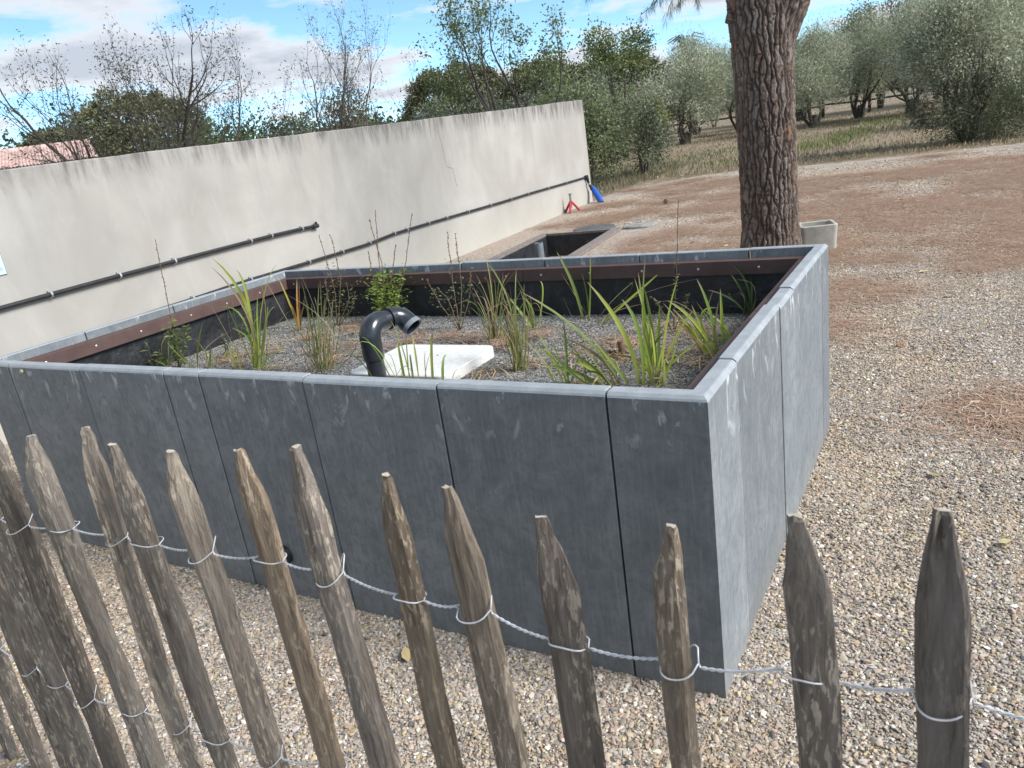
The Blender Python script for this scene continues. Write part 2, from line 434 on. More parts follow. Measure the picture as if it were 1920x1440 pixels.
# ------------------------------------------------------------------ ground
from mathutils.geometry import tessellate_polygon
PIT = [(-4.79, 5.6), (-3.67, 5.6), (-4.07, 9.13), (-5.14, 9.06)]       # opening of the sunken bed
def sheet(name, outer, hole, z, mat, label=None):
    polys = [[Vector((x, y, 0)) for x, y in outer], [Vector((x, y, 0)) for x, y in hole]]
    tris = tessellate_polygon(polys)
    V = [(p.x, p.y, z) for pl in polys for p in pl]
    F = []
    for a, b, c in tris:
        A, B, C_ = (np.array(V[i]) for i in (a, b, c))
        n = np.cross(B - A, C_ - A)[2]
        F.append((a, b, c) if n > 0 else (a, c, b))
    o = link(name, fmesh(name, V, F), mat)
    tag(o, kind='structure')
    return o
sheet('ground', [(-900, -900), (900, -900), (900, 900), (-900, 900)], PIT, -0.006, M['soil'])
edge_pts = []
_e = [(-6.35, 13.3), (-6.25, 14.8), (-6.1, 15.66), (-5.7, 16.3), (-5.3, 16.8), (-4.7, 17.25), (-4, 17.45), (-3.3, 17.2), (-2.66, 17.0), (-1.6, 16.95), (-0.5, 17.06), (0.6, 17.2), (1.58, 17.35), (4, 17.6), (9, 18), (26, 19)]
for (xa, ya), (xb, yb) in zip(_e[:-1], _e[1:]):
    for k in range(4):
        f = k / 4
        edge_pts.append((xa + (xb - xa) * f + random.uniform(-.05, .05), ya + (yb - ya) * f + random.uniform(-.07, .07)))
edge_pts.append(_e[-1])
yard = [(-4.9, -9), (26, -9)] + edge_pts[::-1]
sheet('gravel_yard', yard, PIT, 0.0, M['gravel_bed'])

# ------------------------------------------------------------------ scattered stuff by instancing small patches (geometry nodes)
def scatter(name, pts, rots, scales, idx, sources, mat=None):
    """one object: patches of loose pieces set out on points"""
    n = len(pts)
    me = bpy.data.meshes.new(name)
    me.vertices.add(n); me.vertices.foreach_set('co', np.asarray(pts, np.float32).ravel())
    a = me.attributes.new('rotz', 'FLOAT', 'POINT'); a.data.foreach_set('value', np.asarray(rots, np.float32))
    a = me.attributes.new('scl', 'FLOAT', 'POINT'); a.data.foreach_set('value', np.asarray(scales, np.float32))
    a = me.attributes.new('idx', 'INT', 'POINT'); a.data.foreach_set('value', np.asarray(idx, np.int32))
    o = link(name, me)
    src = bpy.data.collections.new(name + '_sources')
    for s in sources: src.objects.link(s)
    ng = bpy.data.node_groups.new(name + '_scatter', 'GeometryNodeTree')
    ng.interface.new_socket('Geometry', in_out='INPUT', socket_type='NodeSocketGeometry')
    ng.interface.new_socket('Geometry', in_out='OUTPUT', socket_type='NodeSocketGeometry')
    N = ng.nodes.new
    gi, go = N('NodeGroupInput'), N('NodeGroupOutput')
    iop = N('GeometryNodeInstanceOnPoints')
    ci = N('GeometryNodeCollectionInfo'); ci.inputs['Collection'].default_value = src
    ci.inputs['Separate Children'].default_value = True; ci.inputs['Reset Children'].default_value = True
    def na(nm, ty):
        x = N('GeometryNodeInputNamedAttribute'); x.data_type = ty; x.inputs['Name'].default_value = nm
        return x.outputs['Attribute']
    cx = N('ShaderNodeCombineXYZ'); ng.links.new(na('rotz', 'FLOAT'), cx.inputs['Z'])
    ng.links.new(gi.outputs[0], iop.inputs['Points'])
    ng.links.new(ci.outputs[0], iop.inputs['Instance'])
    iop.inputs['Pick Instance'].default_value = True
    ng.links.new(na('idx', 'INT'), iop.inputs['Instance Index'])
    ng.links.new(cx.outputs[0], iop.inputs['Rotation'])
    ng.links.new(na('scl', 'FLOAT'), iop.inputs['Scale'])
    ng.links.new(iop.outputs[0], go.inputs[0])
    md = o.modifiers.new('scatter', 'NODES'); md.node_group = ng
    tag(o, kind='stuff')
    return o

_ph = (1 + 5 ** 0.5) / 2
ICO_V = np.array([(-1,_ph,0),(1,_ph,0),(-1,-_ph,0),(1,-_ph,0),(0,-1,_ph),(0,1,_ph),(0,-1,-_ph),(0,1,-_ph),(_ph,0,-1),(_ph,0,1),(-_ph,0,-1),(-_ph,0,1)]) / math.sqrt(1 + _ph * _ph)
ICO_F = np.array([(0,11,5),(0,5,1),(0,1,7),(0,7,10),(0,10,11),(1,5,9),(5,11,4),(11,10,2),(10,7,6),(7,1,8),(3,9,4),(3,4,2),(3,2,6),(3,6,8),(3,8,9),(4,9,5),(2,4,11),(6,2,10),(8,6,7),(9,8,1)])
def rotmats(r, n, tilt=0.5):
    a = r.uniform(0, 2 * math.pi, n); b = r.normal(0, tilt, n); g = r.normal(0, tilt, n)
    ca, sa, cb, sb, cg, sg = np.cos(a), np.sin(a), np.cos(b), np.sin(b), np.cos(g), np.sin(g)
    Rz = np.zeros((n,3,3)); Rz[:,0,0]=ca; Rz[:,0,1]=-sa; Rz[:,1,0]=sa; Rz[:,1,1]=ca; Rz[:,2,2]=1
    Rx = np.zeros((n,3,3)); Rx[:,0,0]=1; Rx[:,1,1]=cb; Rx[:,1,2]=-sb; Rx[:,2,1]=sb; Rx[:,2,2]=cb
    Ry = np.zeros((n,3,3)); Ry[:,1,1]=1; Ry[:,0,0]=cg; Ry[:,0,2]=sg; Ry[:,2,0]=-sg; Ry[:,2,2]=cg
    return Rx @ Ry @ Rz
def palette(r, n, cols, wts, jit=0.15):
    cols = np.array(cols); w = np.array(wts, float); w /= w.sum()
    c = cols[r.choice(len(cols), n, p=w)]
    return np.clip(c * (1 + r.normal(0, jit, (n, 1))) * (1 + r.normal(0, 0.022, (n, 3))), 0.01, 0.9)
def pebble_patch(name, seed, n, half, smin, smed, smax, cols, wts, mat, zlift=0.004):
    r = np.random.default_rng(seed)
    s = np.clip(np.exp(r.normal(math.log(smed), 0.45, n)), smin, smax) / 2
    sh = np.stack([r.uniform(.8, 1.35, n), r.uniform(.65, 1.0, n), r.uniform(.34, .60, n)], 1) * s[:, None]
    V = ICO_V[None] * (1 + r.normal(0, 0.13, (n, 12, 1)))
    V = V * sh[:, None, :]
    V = np.einsum('nij,nkj->nki', rotmats(r, n, 0.3), V)
    P = np.stack([r.uniform(-half, half, n), r.uniform(-half, half, n), s * r.uniform(0.0, 0.36, n) + r.uniform(0, zlift * .7, n)], 1)
    V = V + P[:, None, :]
    F = ICO_F[None] + (np.arange(n) * 12)[:, None, None]
    C_ = np.repeat(palette(r, n, cols, wts), 12, axis=0)
    me = fmesh(name, V.reshape(-1, 3), F.reshape(-1, 3), C_, smooth=True, sharp=34)
    me.materials.append(mat)
    return bpy.data.objects.new(name, me)
TAN = [(.38,.325,.27),(.42,.345,.265),(.51,.465,.41),(.29,.265,.24),(.15,.14,.135),(.45,.355,.21),(.40,.31,.255),(.62,.60,.56),(.32,.235,.175)]
TANW = [5, 3.6, 3.4, 3.0, 1.0, 1.5, 1.6, .7, .6]
src = [pebble_patch(f'pebbles{i}', 100 + i, 7200, 0.27, .0038, .0074, .026, TAN, TANW, M['stone']) for i in range(5)]
pts, rots, scl, idx = [], [], [], []
for ix in range(-14, 9):
    for iy in range(-5, 17):
        x, y = ix * 0.5, iy * 0.5
        if x < -5.6 - 0.062 * (y - 3): continue
        if x < -3.1 and y > 4.8: continue
        if -3.3 < x < -0.3 and 0.35 < y < 1.75: continue
        pts.append((x + random.uniform(-.02, .02), y + random.uniform(-.02, .02), random.uniform(-.0015, .0015)))
        rots.append(random.randrange(4) * math.pi / 2); scl.append(random.uniform(.97, 1.08)); idx.append(random.randrange(5))
r_ = np.random.default_rng(15)
for k in range(12 * 19):
    x, y = -6 + .8 * (k % 19) + r_.uniform(-.12, .12), 7.9 + .8 * (k // 19) + r_.uniform(-.12, .12)
    if x < -5.7 - 0.062 * (y - 7) + .4: continue
    if -5.8 < x < -3.0 and y < 9.9: continue
    if y > 16.6 or (y > 15.8 and x < -4.5): continue
    pts.append((x, y, -.004 - .006 * r_.random())); rots.append(r_.uniform(0, 6.28)); scl.append(r_.uniform(1.5, 2.0)); idx.append(r_.integers(5))
tag(scatter('yard_gravel', pts, rots, scl, idx, src), 'loose tan and grey gravel covering the yard around the planter')

# a few bigger stones heaped along the foot of the planter front
def strips_patch(name, seed, n, half, lmin, lmax, w, cols, wts, mat, zmax=0.012):
    r = np.random.default_rng(seed)
    a = r.uniform(0, 2 * math.pi, n); L_ = r.uniform(lmin, lmax, n)
    d = np.stack([np.cos(a), np.sin(a), r.normal(0, .06, n)], 1); sd = np.stack([-np.sin(a), np.cos(a), np.zeros(n)], 1)
    qa = r.uniform(0, 2 * math.pi, n); qr = half * 1.15 * np.abs(r.normal(0, .5, n)) * (1 + .25 * np.sin(qa * 3 + seed))
    p = np.stack([qr * np.cos(qa), qr * np.sin(qa), r.uniform(.004, zmax, n)], 1)
    bend = sd * (r.normal(0, .12, n) * L_)[:, None]
    ww = (w * r.uniform(.6, 1.3, n))[:, None]
    p1 = p - d * L_[:, None] / 2; p3 = p + d * L_[:, None] / 2; p2 = p + bend + np.array([0, 0, .003])
    V = np.stack([p1 - sd*ww/2, p1 + sd*ww/2, p2 - sd*ww/2, p2 + sd*ww/2, p3 - sd*ww/3, p3 + sd*ww/3], 1)
    V[:, :, 2] = np.maximum(V[:, :, 2], .002)
    F = np.array([(0,1,3,2),(2,3,5,4)])[None] + (np.arange(n) * 6)[:, None, None]
    C_ = np.repeat(palette(r, n, cols, wts), 6, axis=0)
    me = fmesh(name, V.reshape(-1, 3), F.reshape(-1, 4), C_)
    me.materials.append(mat)
    return bpy.data.objects.new(name, me)
NEED = [(.37,.245,.17),(.45,.33,.245),(.28,.17,.112),(.52,.43,.345),(.40,.235,.155)]
nsrc = [strips_patch(f'needles{i}', 200 + i, 1500, 0.42, .05, .13, .0028, NEED, [4, 3, 3, 2, 2], M['needles']) for i in range(4)]
pts, rots, scl, idx = [], [], [], []
r_ = np.random.default_rng(5)
for k in range(1250):
    x, y = r_.uniform(-6, 9), r_.uniform(2.0, 16.4)
    if x < -5.7 - 0.062 * (y - 7) + .2: continue
    if -3.9 < x < 0.55 and y < 2.7: continue
    if -5.7 < x < -3.1 and 5 < y < 9.7: continue
    dens = np.interp(y, [2, 4, 6, 11, 14, 16.2], [.12, .34, .62, .85, .42, .15])
    cl = .5 + .5 * math.sin(x * 1.3 + 1.7 * math.sin(y * .6)) * math.sin(y * .9 + .8 * math.sin(x * .7 + 2))
    if r_.random() > dens * (.5 + .65 * cl): continue
    pts.append((x, y, .004)); rots.append(r_.uniform(0, 6.28)); scl.append(r_.uniform(.8, 1.3) * (1 + .06 * max(0, y - 6))); idx.append(r_.integers(4))
tag(scatter('pine_needle_litter', pts, rots, scl, idx, nsrc), 'brown fallen pine needles strewn over the gravel under the pine')
# fallen leaves
LEAFC = [(.42,.28,.10),(.34,.15,.06),(.52,.42,.22),(.24,.10,.06),(.55,.45,.30)]
V_, F_, C_ = [], [], []
r_ = np.random.default_rng(9)
n_ = 0
spots = [(r_.uniform(-5, 6), r_.uniform(3, 16.5)) for _ in range(150)] + [(r_.uniform(-2.6, 1.8), r_.uniform(-.7, 3)) for _ in range(16)] + [(r_.uniform(-6, 3), r_.uniform(16.6, 18)) for _ in range(170)]
for (x, y) in spots:
    if -3.8 < x < 0.1 and -0.05 < y < 2.2: continue
    if -5.4 < x < -3.4 and 5.3 < y < 9.4: continue
    s = r_.uniform(.018, .04) * (1.3 if y > 6 else 1); a = r_.uniform(0, 6.28); ca, sa = math.cos(a), math.sin(a)
    q = np.array([(-1, 0, 0), (-.4, .5, .25), (.4, .45, .2), (1, 0, .3), (.4, -.45, .15), (-.4, -.5, .2)]) * s
    q = q @ np.array([[ca, sa, 0], [-sa, ca, 0], [0, 0, 1]]) + (x, y, .014)
    V_.append(q); F_ += [[n_, n_ + 1, n_ + 2, n_ + 3], [n_, n_ + 3, n_ + 4, n_ + 5]]; n_ += 6
    C_ += [palette(r_, 1, LEAFC, [3, 2, 3, 1, 2])[0]] * 6
o = link('leaf_litter', fmesh('leaf_litter', np.concatenate(V_), F_, np.array(C_)), M['needles'])
tag(o, 'scattered yellow and brown fallen leaves on the gravel', kind='stuff')

# ------------------------------------------------------------------ boundary wall with its pipes
WPH = math.atan2(0.0622, 0.998)
WO = Vector((-5.865, 7.123, 0))
def wall_top(y): return 1.972 + 0.0121 * y
wall = empty('boundary_wall', WO, WPH)
tag(wall, 'long cream rendered wall with dark rain streaks behind the planter', 'wall')
ys = np.linspace(-13, 6.42, 120)
r_ = np.random.default_rng(3)
wob = np.cumsum(r_.normal(0, .0022, len(ys))); wob -= np.linspace(wob[0], wob[-1], len(ys)); 
V_, F_ = [], []
for i, y in enumerate(ys):
    zt = wall_top(y) + wob[i] * .8 + r_.normal(0, .0016)
    V_ += [(0, y, -.2), (0.0 + r_.normal(0, .0012), y, zt - .008), (-.008, y, zt), (-.192, y, zt), (-.2, y, zt - .008), (-.2, y, -.2)]
for i in range(len(ys) - 1):
    for j in range(5):
        a = i * 6 + j; F_.append((a, a + 6, a + 7, a + 1))
F_.append((0, 1, 2, 3, 4, 5)); e_ = (len(ys) - 1) * 6; F_.append((e_ + 5, e_ + 4, e_ + 3, e_ + 2, e_ + 1, e_))
link('wall_body', fmesh('wall_body', V_, F_), M['wall'], wall)
def on_wall(y_world, z, off=0.0):
    yl = (y_world - WO.y) / math.cos(WPH)
    return (off, yl, z)
# crack
P_ = [on_wall(7.68, 1.98, .001), on_wall(7.66, 1.75, .001), on_wall(7.70, 1.52, .001), on_wall(7.73, 1.29, .001), on_wall(7.80, 1.275, .001), on_wall(7.90, 1.25, .001), on_wall(7.90, 1.12, .001), on_wall(7.93, 0.99, .001)]
mb = MB(); q = []
for (a, b) in zip(P_[:-1], P_[1:]):
    for k in range(4):
        f = k / 4; q.append(np.array(a) * (1 - f) + np.array(b) * f + np.array([0, random.gauss(0, .006), random.gauss(0, .004)]))
q.append(np.array(P_[-1])); mb.tube(q, [.0010 + .0014 * random.random() for _ in q], 5); mb.build('crack', M['crack'], wall)

def wall_pipe(label, pts, r, clips):
    root = empty('wall_pipe', WO, WPH)
    tag(root, label, 'pipe', 'black pipes clipped to the wall')
    P = np.array([on_wall(y, z, r + .012) for y, z in pts])
    t_ = np.linspace(0, len(P) - 1, 60); Q = np.stack([np.interp(t_, range(len(P)), P[:, k]) for k in range(3)], 1)
    m_ = MB(); m_.tube(Q, r, 10); m_.build('pipe', M['black_pipe'], root, True, 50)
    for yc in clips:
        i = np.argmin(abs(Q[:, 1] - (yc - WO.y)))
        zc = np.interp(yc - WO.y, Q[:, 1], Q[:, 2]); y0 = yc - WO.y
        a = np.linspace(-math.pi * .55, math.pi * .55, 9)
        mm = MB()
        V, F = [], []
        R_ = r + .003
        for s_ in (-.008, .008):
            for rr in (R_, R_ + .003):
                V += [(r + .012 + rr * math.cos(x), y0 + s_, zc + rr * math.sin(x)) for x in a]
        n9 = 9
        for j in range(n9 - 1):
            F += [(n9 + j, n9 + j + 1, 3 * n9 + j + 1, 3 * n9 + j), (j, 2 * n9 + j, 2 * n9 + j + 1, j + 1), (j, j + 1, n9 + j + 1, n9 + j), (2 * n9 + j, 3 * n9 + j, 3 * n9 + j + 1, 2 * n9 + j + 1)]
        mm.add(V, F)
        mm.box(0, .02, y0 - .006, y0 + .006, zc + R_, zc + R_ + .011); mm.box(0, .014, y0 - .005, y0 + .005, zc - R_ - .009, zc - R_)
        mm.build('clip', M['clip'], root)
    return root
p_up = wall_pipe('upper black pipe on the wall, ending in a capped stub', [(-4.0, .95), (1.09, .958), (2.0, .969), (3.1, .974), (3.9, .976), (4.4, .968), (4.62, .958)],   .018,
                 [-2.2, -1.0, .3, 1.46, 2.08, 2.66, 3.62, 3.92, 4.4])
mb = MB(); x0, y0, z0 = on_wall(4.62, .958, .030)
mb.tube([(x0, y0 - .04, z0), (x0, y0 + .05, z0)], .025, 12); mb.tube([(x0, y0 + .03, z0 + .015), (x0, y0 + .03, z0 + .045)], .014, 10)
mb.build('end_cap', M['black_pipe'], p_up, True, 40)
p_lo = wall_pipe('lower black pipe along the wall foot, bending down at the wall end', [(-4.0, .60), (2.6, .60), (3.4, .612), (4.4, .601), (5.5, .592), (6.1, .618), (6.7, .613), (7.9, .60), (9.2, .582), (10.6, .574), (12.1, .552), (13.2, .541)], .017,
                 [2.75, 3.5, 4.4, 5.0, 5.55, 6.1, 6.4, 6.95, 7.45, 8.1, 8.85, 9.6, 10.3, 11.2, 12.1])
mb = MB(); x0, y0, z0 = on_wall(13.2, .541, .029)
mb.tube([(x0, y0 - .05, z0), (x0, y0 + .03, z0)], .036, 12); mb.tube([(x0, y0 + .02, z0 + .03), (x0 + .01, y0 + .03, z0 - .02), (x0 + .02, y0 + .05, z0 - .1), (x0 + .06, y0 + .1, z0 - .28)], [.036, .036, .026, .024], 12)
mb.build('elbow', M['black_pipe'], p_lo, True, 40)
mb = MB(); mb.tube([(x0 + .025, y0 + .055, z0 - .13), (x0 + .032, y0 + .063, z0 - .16)], .029, 12); mb.build('clip', M['clip'], p_lo, True, 40)
# blue sleeve over the pipe at the wall end
bs = empty('blue_sleeve', (-6.12, 13.34, 0))
tag(bs, 'bright blue plastic sleeve leaning against the end of the wall', 'sleeve')
mb = MB(); mb.tube([(-.03, 0.0, .30), (.02, -.02, .22), (.13, -.1, .10), (.20, -.16, .0)], [.05, .062, .066, .06], 14); mb.build('sleeve_tube', M['blue'], bs, True, 40)
mb = MB(); mb.tube([(-.045, .005, .325), (-.02, 0, .28)], [.03, .055], 14); mb.build('collar', M['blue'], bs, True, 40)

# red tripod stand by the wall
rs = empty('red_stand', (-6.0, 11.9, 0), rad(20))
tag(rs, 'small red tripod stand with a grey post by the wall foot', 'stand')
for k in range(3):
    a = k * 2.094 + .4
    mb = MB(); mb.tube([(.02 * math.cos(a), .02 * math.sin(a), .20), (.17 * math.cos(a), .17 * math.sin(a), .012)], [.022, .026], 5); mb.build('leg', M['red'], rs, True, 30)
mb = MB(); mb.tube([(0, 0, .16), (0, 0, .22)], .034, 8); mb.build('collar', M['red'], rs, True, 30)
mb = MB(); mb.tube([(0, 0, .1), (0, 0, .36)], .022, 8); mb.box(-.03, .03, -.02, .02, .345, .365, .004); mb.build('post', M['greypost'], rs, True, 30)

# small sign on the wall at the left edge of the picture
sg = empty('wall_sign', WO, WPH)
tag(sg, 'pale blue sign fixed to the cream wall above the upper pipe', 'sign')
y1 = (1.222 - WO.y) / math.cos(WPH); y0 = y1 - .30
mb = MB(); mb.box(.002, .008, y0, y1, 1.178, 1.40, .0015); mb.build('sign_board', M['signedge'], sg)
mb = MB(); mb.box(.007, .0095, y0 + .005, y1 - .005, 1.183, 1.395); mb.build('sign_face', M['sign'], sg)
mb = MB(); a = np.linspace(0, 2 * math.pi, 20)
mb.tube([(.0105, y1 - .034 + .011 * math.cos(x), 1.222 + .011 * math.sin(x)) for x in a], .0011, 5, False)
mb.tube([(.0105, y1 - .034 + .004 * math.cos(x), 1.222 + .005 * math.sin(x)) for x in a], .0009, 5, False)
mb.build('sign_mark', M['signedge'], sg)

# ------------------------------------------------------------------ sunken bed behind the planter
pit = empty('sunken_bed', (-4.4, 7.4, 0))
tag(pit, 'sunken rectangular bed edged with grey boards and lined in black', 'garden bed')
pc = [Vector((x + 4.4, y - 7.4, 0)) for x, y in PIT]
V_, F_ = [], []
for p in pc: V_ += [(p.x, p.y, 0.012), (p.x, p.y, -.36)]
for i in range(4):
    j = (i + 1) % 4; F_.append((2 * i, 2 * i + 1, 2 * j + 1, 2 * j))
link('liner', fmesh('pit_liner', V_, F_), M['liner'], pit)
link('bed_floor', fmesh('bed_floor', [(p.x, p.y, -.32) for p in pc], [(0, 1, 2, 3)]), M['gravel_bed'], pit)
def board_between(a, b, w, side):
    d = (b - a).normalized(); n = Vector((-d.y, d.x, 0)) * side
    q = [a, b, b + n * w, a + n * w]
    V = [(p.x, p.y, z) for z in (0.006, .042) for p in q]
    F = [(0,3,2,1),(4,5,6,7),(0,1,5,4),(1,2,6,5),(2,3,7,6),(3,0,4,7)]
    if side < 0: F = [f[::-1] for f in F]
    return fmesh('edge_board', V, F)
for i, w in ((0, .12), (1, .14), (2, .055), (3, .12)):
    a, b = pc[i], pc[(i + 1) % 4]
    d = (b - a).normalized()
    ext = .12 if i in (1, 3) else -.004
    link('edge_board', board_between(a - d * ext, b + d * ext, w, -1), M['greyboard'], pit)
mb = MB(); R_, z0 = .062, .06
x0, y0 = -4.93 + 4.4 + .13, 8.15 - 7.4
a = np.arange(16) * math.pi / 8
V = [(x0 + rr * math.cos(x), y0 + rr * math.sin(x), z) for rr, z in ((R_, -.34), (R_, z0), (R_ - .006, z0), (R_ - .006, -.1)) for x in a]
F = [(k * 16 + j, k * 16 + (j + 1) % 16, (k + 1) * 16 + (j + 1) % 16, (k + 1) * 16 + j) for k in range(3) for j in range(16)]
mb.add(V, F); o = mb.build('standpipe', M['pvc_light'], None, True, 50)
o.location = pit.location; tag(o, 'short grey plastic pipe standing upright in the sunken bed', 'pipe')
# litter inside the bed
o = scatter('bed_litter', [(-4.4 + random.uniform(-.35, .3), 6.4 + .5 * k, -.318) for k in range(6)], [random.uniform(0, 6) for _ in range(6)], [1.0] * 6, [k % 4 for k in range(6)], nsrc)
tag(o, 'brown needles and dry leaves lying in the sunken bed')

def flat_cover(name, label, loc, rx, ry, rz, mat, sides, thick, wob_):
    r = np.random.default_rng(int(abs(loc[0] * 100)))
    rr = 1 + r.normal(0, wob_, sides)
    V = []
    for k, (s, z) in enumerate(((1.0, 0.001), (1.0, thick * .7), (.96, thick), (.8, thick * 1.05))):
        V += [(rx * s * rr[j] * math.cos(j * 2 * math.pi / sides), ry * s * rr[j] * math.sin(j * 2 * math.pi / sides), z) for j in range(sides)]
    F = [(k * sides + j, k * sides + (j + 1) % sides, (k + 1) * sides + (j + 1) % sides, (k + 1) * sides + j) for k in range(3) for j in range(sides)]
    F.append(tuple(range(3 * sides, 4 * sides)))
    o = link(name, fmesh(name, V, F, smooth=True, sharp=35), mat, None, loc)
    o.rotation_euler = (0, 0, rz); tag(o, label, 'cover')
flat_cover('manhole_cover', 'round dark cover lying on the ground just behind the sunken bed', (-4.5, 9.5, 0), .34, .30, .1, M['cover'], 24, .035, .01)
flat_cover('stone_slab', 'rough grey flat slab on the ground beyond the corner of the sunken bed', (-3.72, 9.5, 0), .26, .24, .5, M['cover2'], 9, .035, .10)
# pine cone on the gravel
mb = MB()
for k in range(9):
    z = .01 + k * .011; rr = .042 * math.sin(math.pi * (k + 1.2) / 10.5)
    for j in range(9):
        a = j * 2 * math.pi / 9 + k * .35
        c0 = np.array([rr * .6 * math.cos(a), rr * .6 * math.sin(a), z]); c1 = np.array([rr * 1.1 * math.cos(a), rr * 1.1 * math.sin(a), z + .008])
        sd = np.array([-math.sin(a), math.cos(a), 0]) * .010
        mb.add([c0 - sd, c0 + sd, c1 + sd * .8, c1 - sd * .8, c1 + np.array([0, 0, -.006])], [(0, 1, 2, 3), (3, 2, 4), (0, 3, 4), (1, 4, 2), (0, 4, 1)])
o = mb.build('pine_cone', M['deadwood'], loc=(-4.13, 11.94, 0)); tag(o, 'dark brown pine cone standing on the litter left of the pine trunk', 'cone')

# ------------------------------------------------------------------ the raised planter
H, PW, PD, TH = 0.95, 3.606, 2.09, 0.055
planter = empty('raised_planter', (0, 0, 0))
tag(planter, 'large rectangular raised planter clad in dark slate-grey panels', 'planter')
def panel(s0, s1, org, ax, nx, m0=False, m1=False, h=H, doff=0.0):
    """slab standing along axis ax from s0 to s1; depth runs along nx (inwards); m0/m1 mitred ends"""
    prof = [(0.0, -0.06), (0.0, h - .015), (.003, h - .009), (.0115, h - .001), (.015, h), (TH - .004, h), (TH, h - .004), (TH, -.06)]
    e = .0022
    rings = []
    for s, inset, mit, sg_ in ((s0, e, m0, 1), (s0 + e, 0, m0, 1), (s1 - e, 0, m1, -1), (s1, e, m1, -1)):
        ring = []
        for d, z in prof:
            dd = min(max(d, inset), TH - inset) if not mit else d
            zz = min(z, h - inset) if not mit else z
            ss = s + (sg_ * d if mit else 0)
            p = np.array(org) + np.array(ax) * ss + np.array(nx) * (dd + doff)
            ring.append((p[0], p[1], zz))
        rings.append(ring)
    n = len(prof)
    V = [p for r in rings for p in r]
    F = [(k * n + j, k * n + j + 1, (k + 1) * n + j + 1, (k + 1) * n + j) for k in range(3) for j in range(n - 1)]
    F += [tuple(range(n - 1, -1, -1)), tuple(range(3 * n, 4 * n))]
    bm = bmesh.new()
    vs_ = [bm.verts.new(v) for v in V]
    for f in F: bm.faces.new([vs_[i] for i in f])
    bmesh.ops.recalc_face_normals(bm, faces=bm.faces[:])
    me = bpy.data.meshes.new('panel'); bm.to_mesh(me); bm.free()
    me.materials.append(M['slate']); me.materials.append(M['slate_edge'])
    for p in me.polygons:                       # upward-facing top and chamfer get a paler grey than the faces
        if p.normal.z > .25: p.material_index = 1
    return me
def run(org, ax, nx, seams, seed):
    r = random.Random(seed)
    L_ = seams[-1]
    for i, (a, b) in enumerate(zip(seams[:-1], seams[1:])):
        first, last = i == 0, i == len(seams) - 2
        g = .0030
        h = H + (0 if first or last else r.uniform(-.003, .0025)); do = 0 if first or last else r.uniform(-.002, .002)
        link('panel', panel(a + (0 if first else g), b - (0 if last else g), org, ax, nx, first, last, h, do), M['slate'], planter)
run((-PW, 0, 0), (1, 0, 0), (0, 1, 0), [0, .26, .843, 1.416, 1.627, 2.178, 2.752, 3.323, PW], 1)
run((0, 0, 0), (0, 1, 0), (-1, 0, 0), [0, .315, .935, 1.20, 1.89, PD], 2)
run((0, PD, 0), (-1, 0, 0), (0, -1, 0), [0, .36, .93, 1.50, 2.07, 2.64, 3.21, PW], 3)
run((-PW, PD, 0), (0, -1, 0), (1, 0, 0), [0, .42, .99, 1.56, PD], 4)
# brown boards inside the rim, with screws
BT, BH, BZ = .058, .070, .905
def board(x0, x1, y0, y1, screws, name='board'):
    mb = MB(); mb.box(x0, x1, y0, y1, BZ - BH, BZ, .002)
    o = mb.build(name, M['board'], planter)
    for (sx, sy, nx_, ny_) in screws:
        m_ = MB()
        P = [np.array((sx, sy, BZ - BH * .5)) + np.array((nx_, ny_, 0)) * d for d in (-.002, .0012, .0026)]
        m_.tube(P, [.0062, .0062, .0035], 10)
        m_.build('screw', M['steel'], o, True, 40)
ix0, ix1, iy0, iy1 = -PW + TH, -TH, TH, PD - TH
cuts = [ix0, -2.75, -1.62, -.72, ix1]
for a, b in zip(cuts[:-1], cuts[1:]):
    ks = np.arange(a + .12, b - .05, .30)
    board(a + .0015, b - .0015, iy1 - BT, iy1 - .001, [(k, iy1 - BT, 0, -1) for k in ks])
    board(a + .0015, b - .0015, iy0 + .001, iy0 + BT, [(k, iy0 + BT, 0, 1) for k in ks])
for x0, x1, nx_ in ((ix0 + .001, ix0 + BT, 1), (ix1 - BT, ix1 - .001, -1)):
    for a, b in ((iy0 + BT + .002, 1.02), (1.023, iy1 - BT - .002)):
        board(x0, x1, a, b, [(x1 if nx_ > 0 else x0, k, nx_, 0) for k in np.arange(a + .14, b - .05, .28)])
# black liner: a slightly wavy sheet standing behind the boards
r_ = np.random.default_rng(21)
ring = []
e = .018
cs = [(ix0 + e, iy0 + e), (ix1 - e, iy0 + e), (ix1 - e, iy1 - e), (ix0 + e, iy1 - e)]
for (xa, ya), (xb, yb) in zip(cs, cs[1:] + cs[:1]):
    n = 40
    for k in range(n):
        f = k / n; ring.append((xa + (xb - xa) * f, ya + (yb - ya) * f))
ring = np.array(ring); cen = np.array([(ix0 + ix1) / 2, (iy0 + iy1) / 2])
V_, F_ = [], []
zs = np.linspace(.55, BZ - .03, 9)
nr = len(ring)
base_w = np.convolve(r_.normal(0, 1, nr + 8), np.ones(5) / 5, 'same')[4:4 + nr]
for iz, z in enumerate(zs):
    w_ = np.convolve(r_.normal(0, 1, nr + 8), np.ones(4) / 4, 'same')[4:4 + nr]
    inw = np.clip(.008 + .006 * base_w * (1 - iz / 9) + .004 * w_, -.006, .03)
    if iz == 8: inw *= 0
    dirs = np.stack([np.where(ring[:, 0] < ix0 + .05, 1, np.where(ring[:, 0] > ix1 - .05, -1, 0)), np.where(ring[:, 1] < iy0 + .05, 1, np.where(ring[:, 1] > iy1 - .05, -1, 0))], 1)
    q = ring + dirs * inw[:, None]
    V_ += [(x, y, z) for x, y in q]
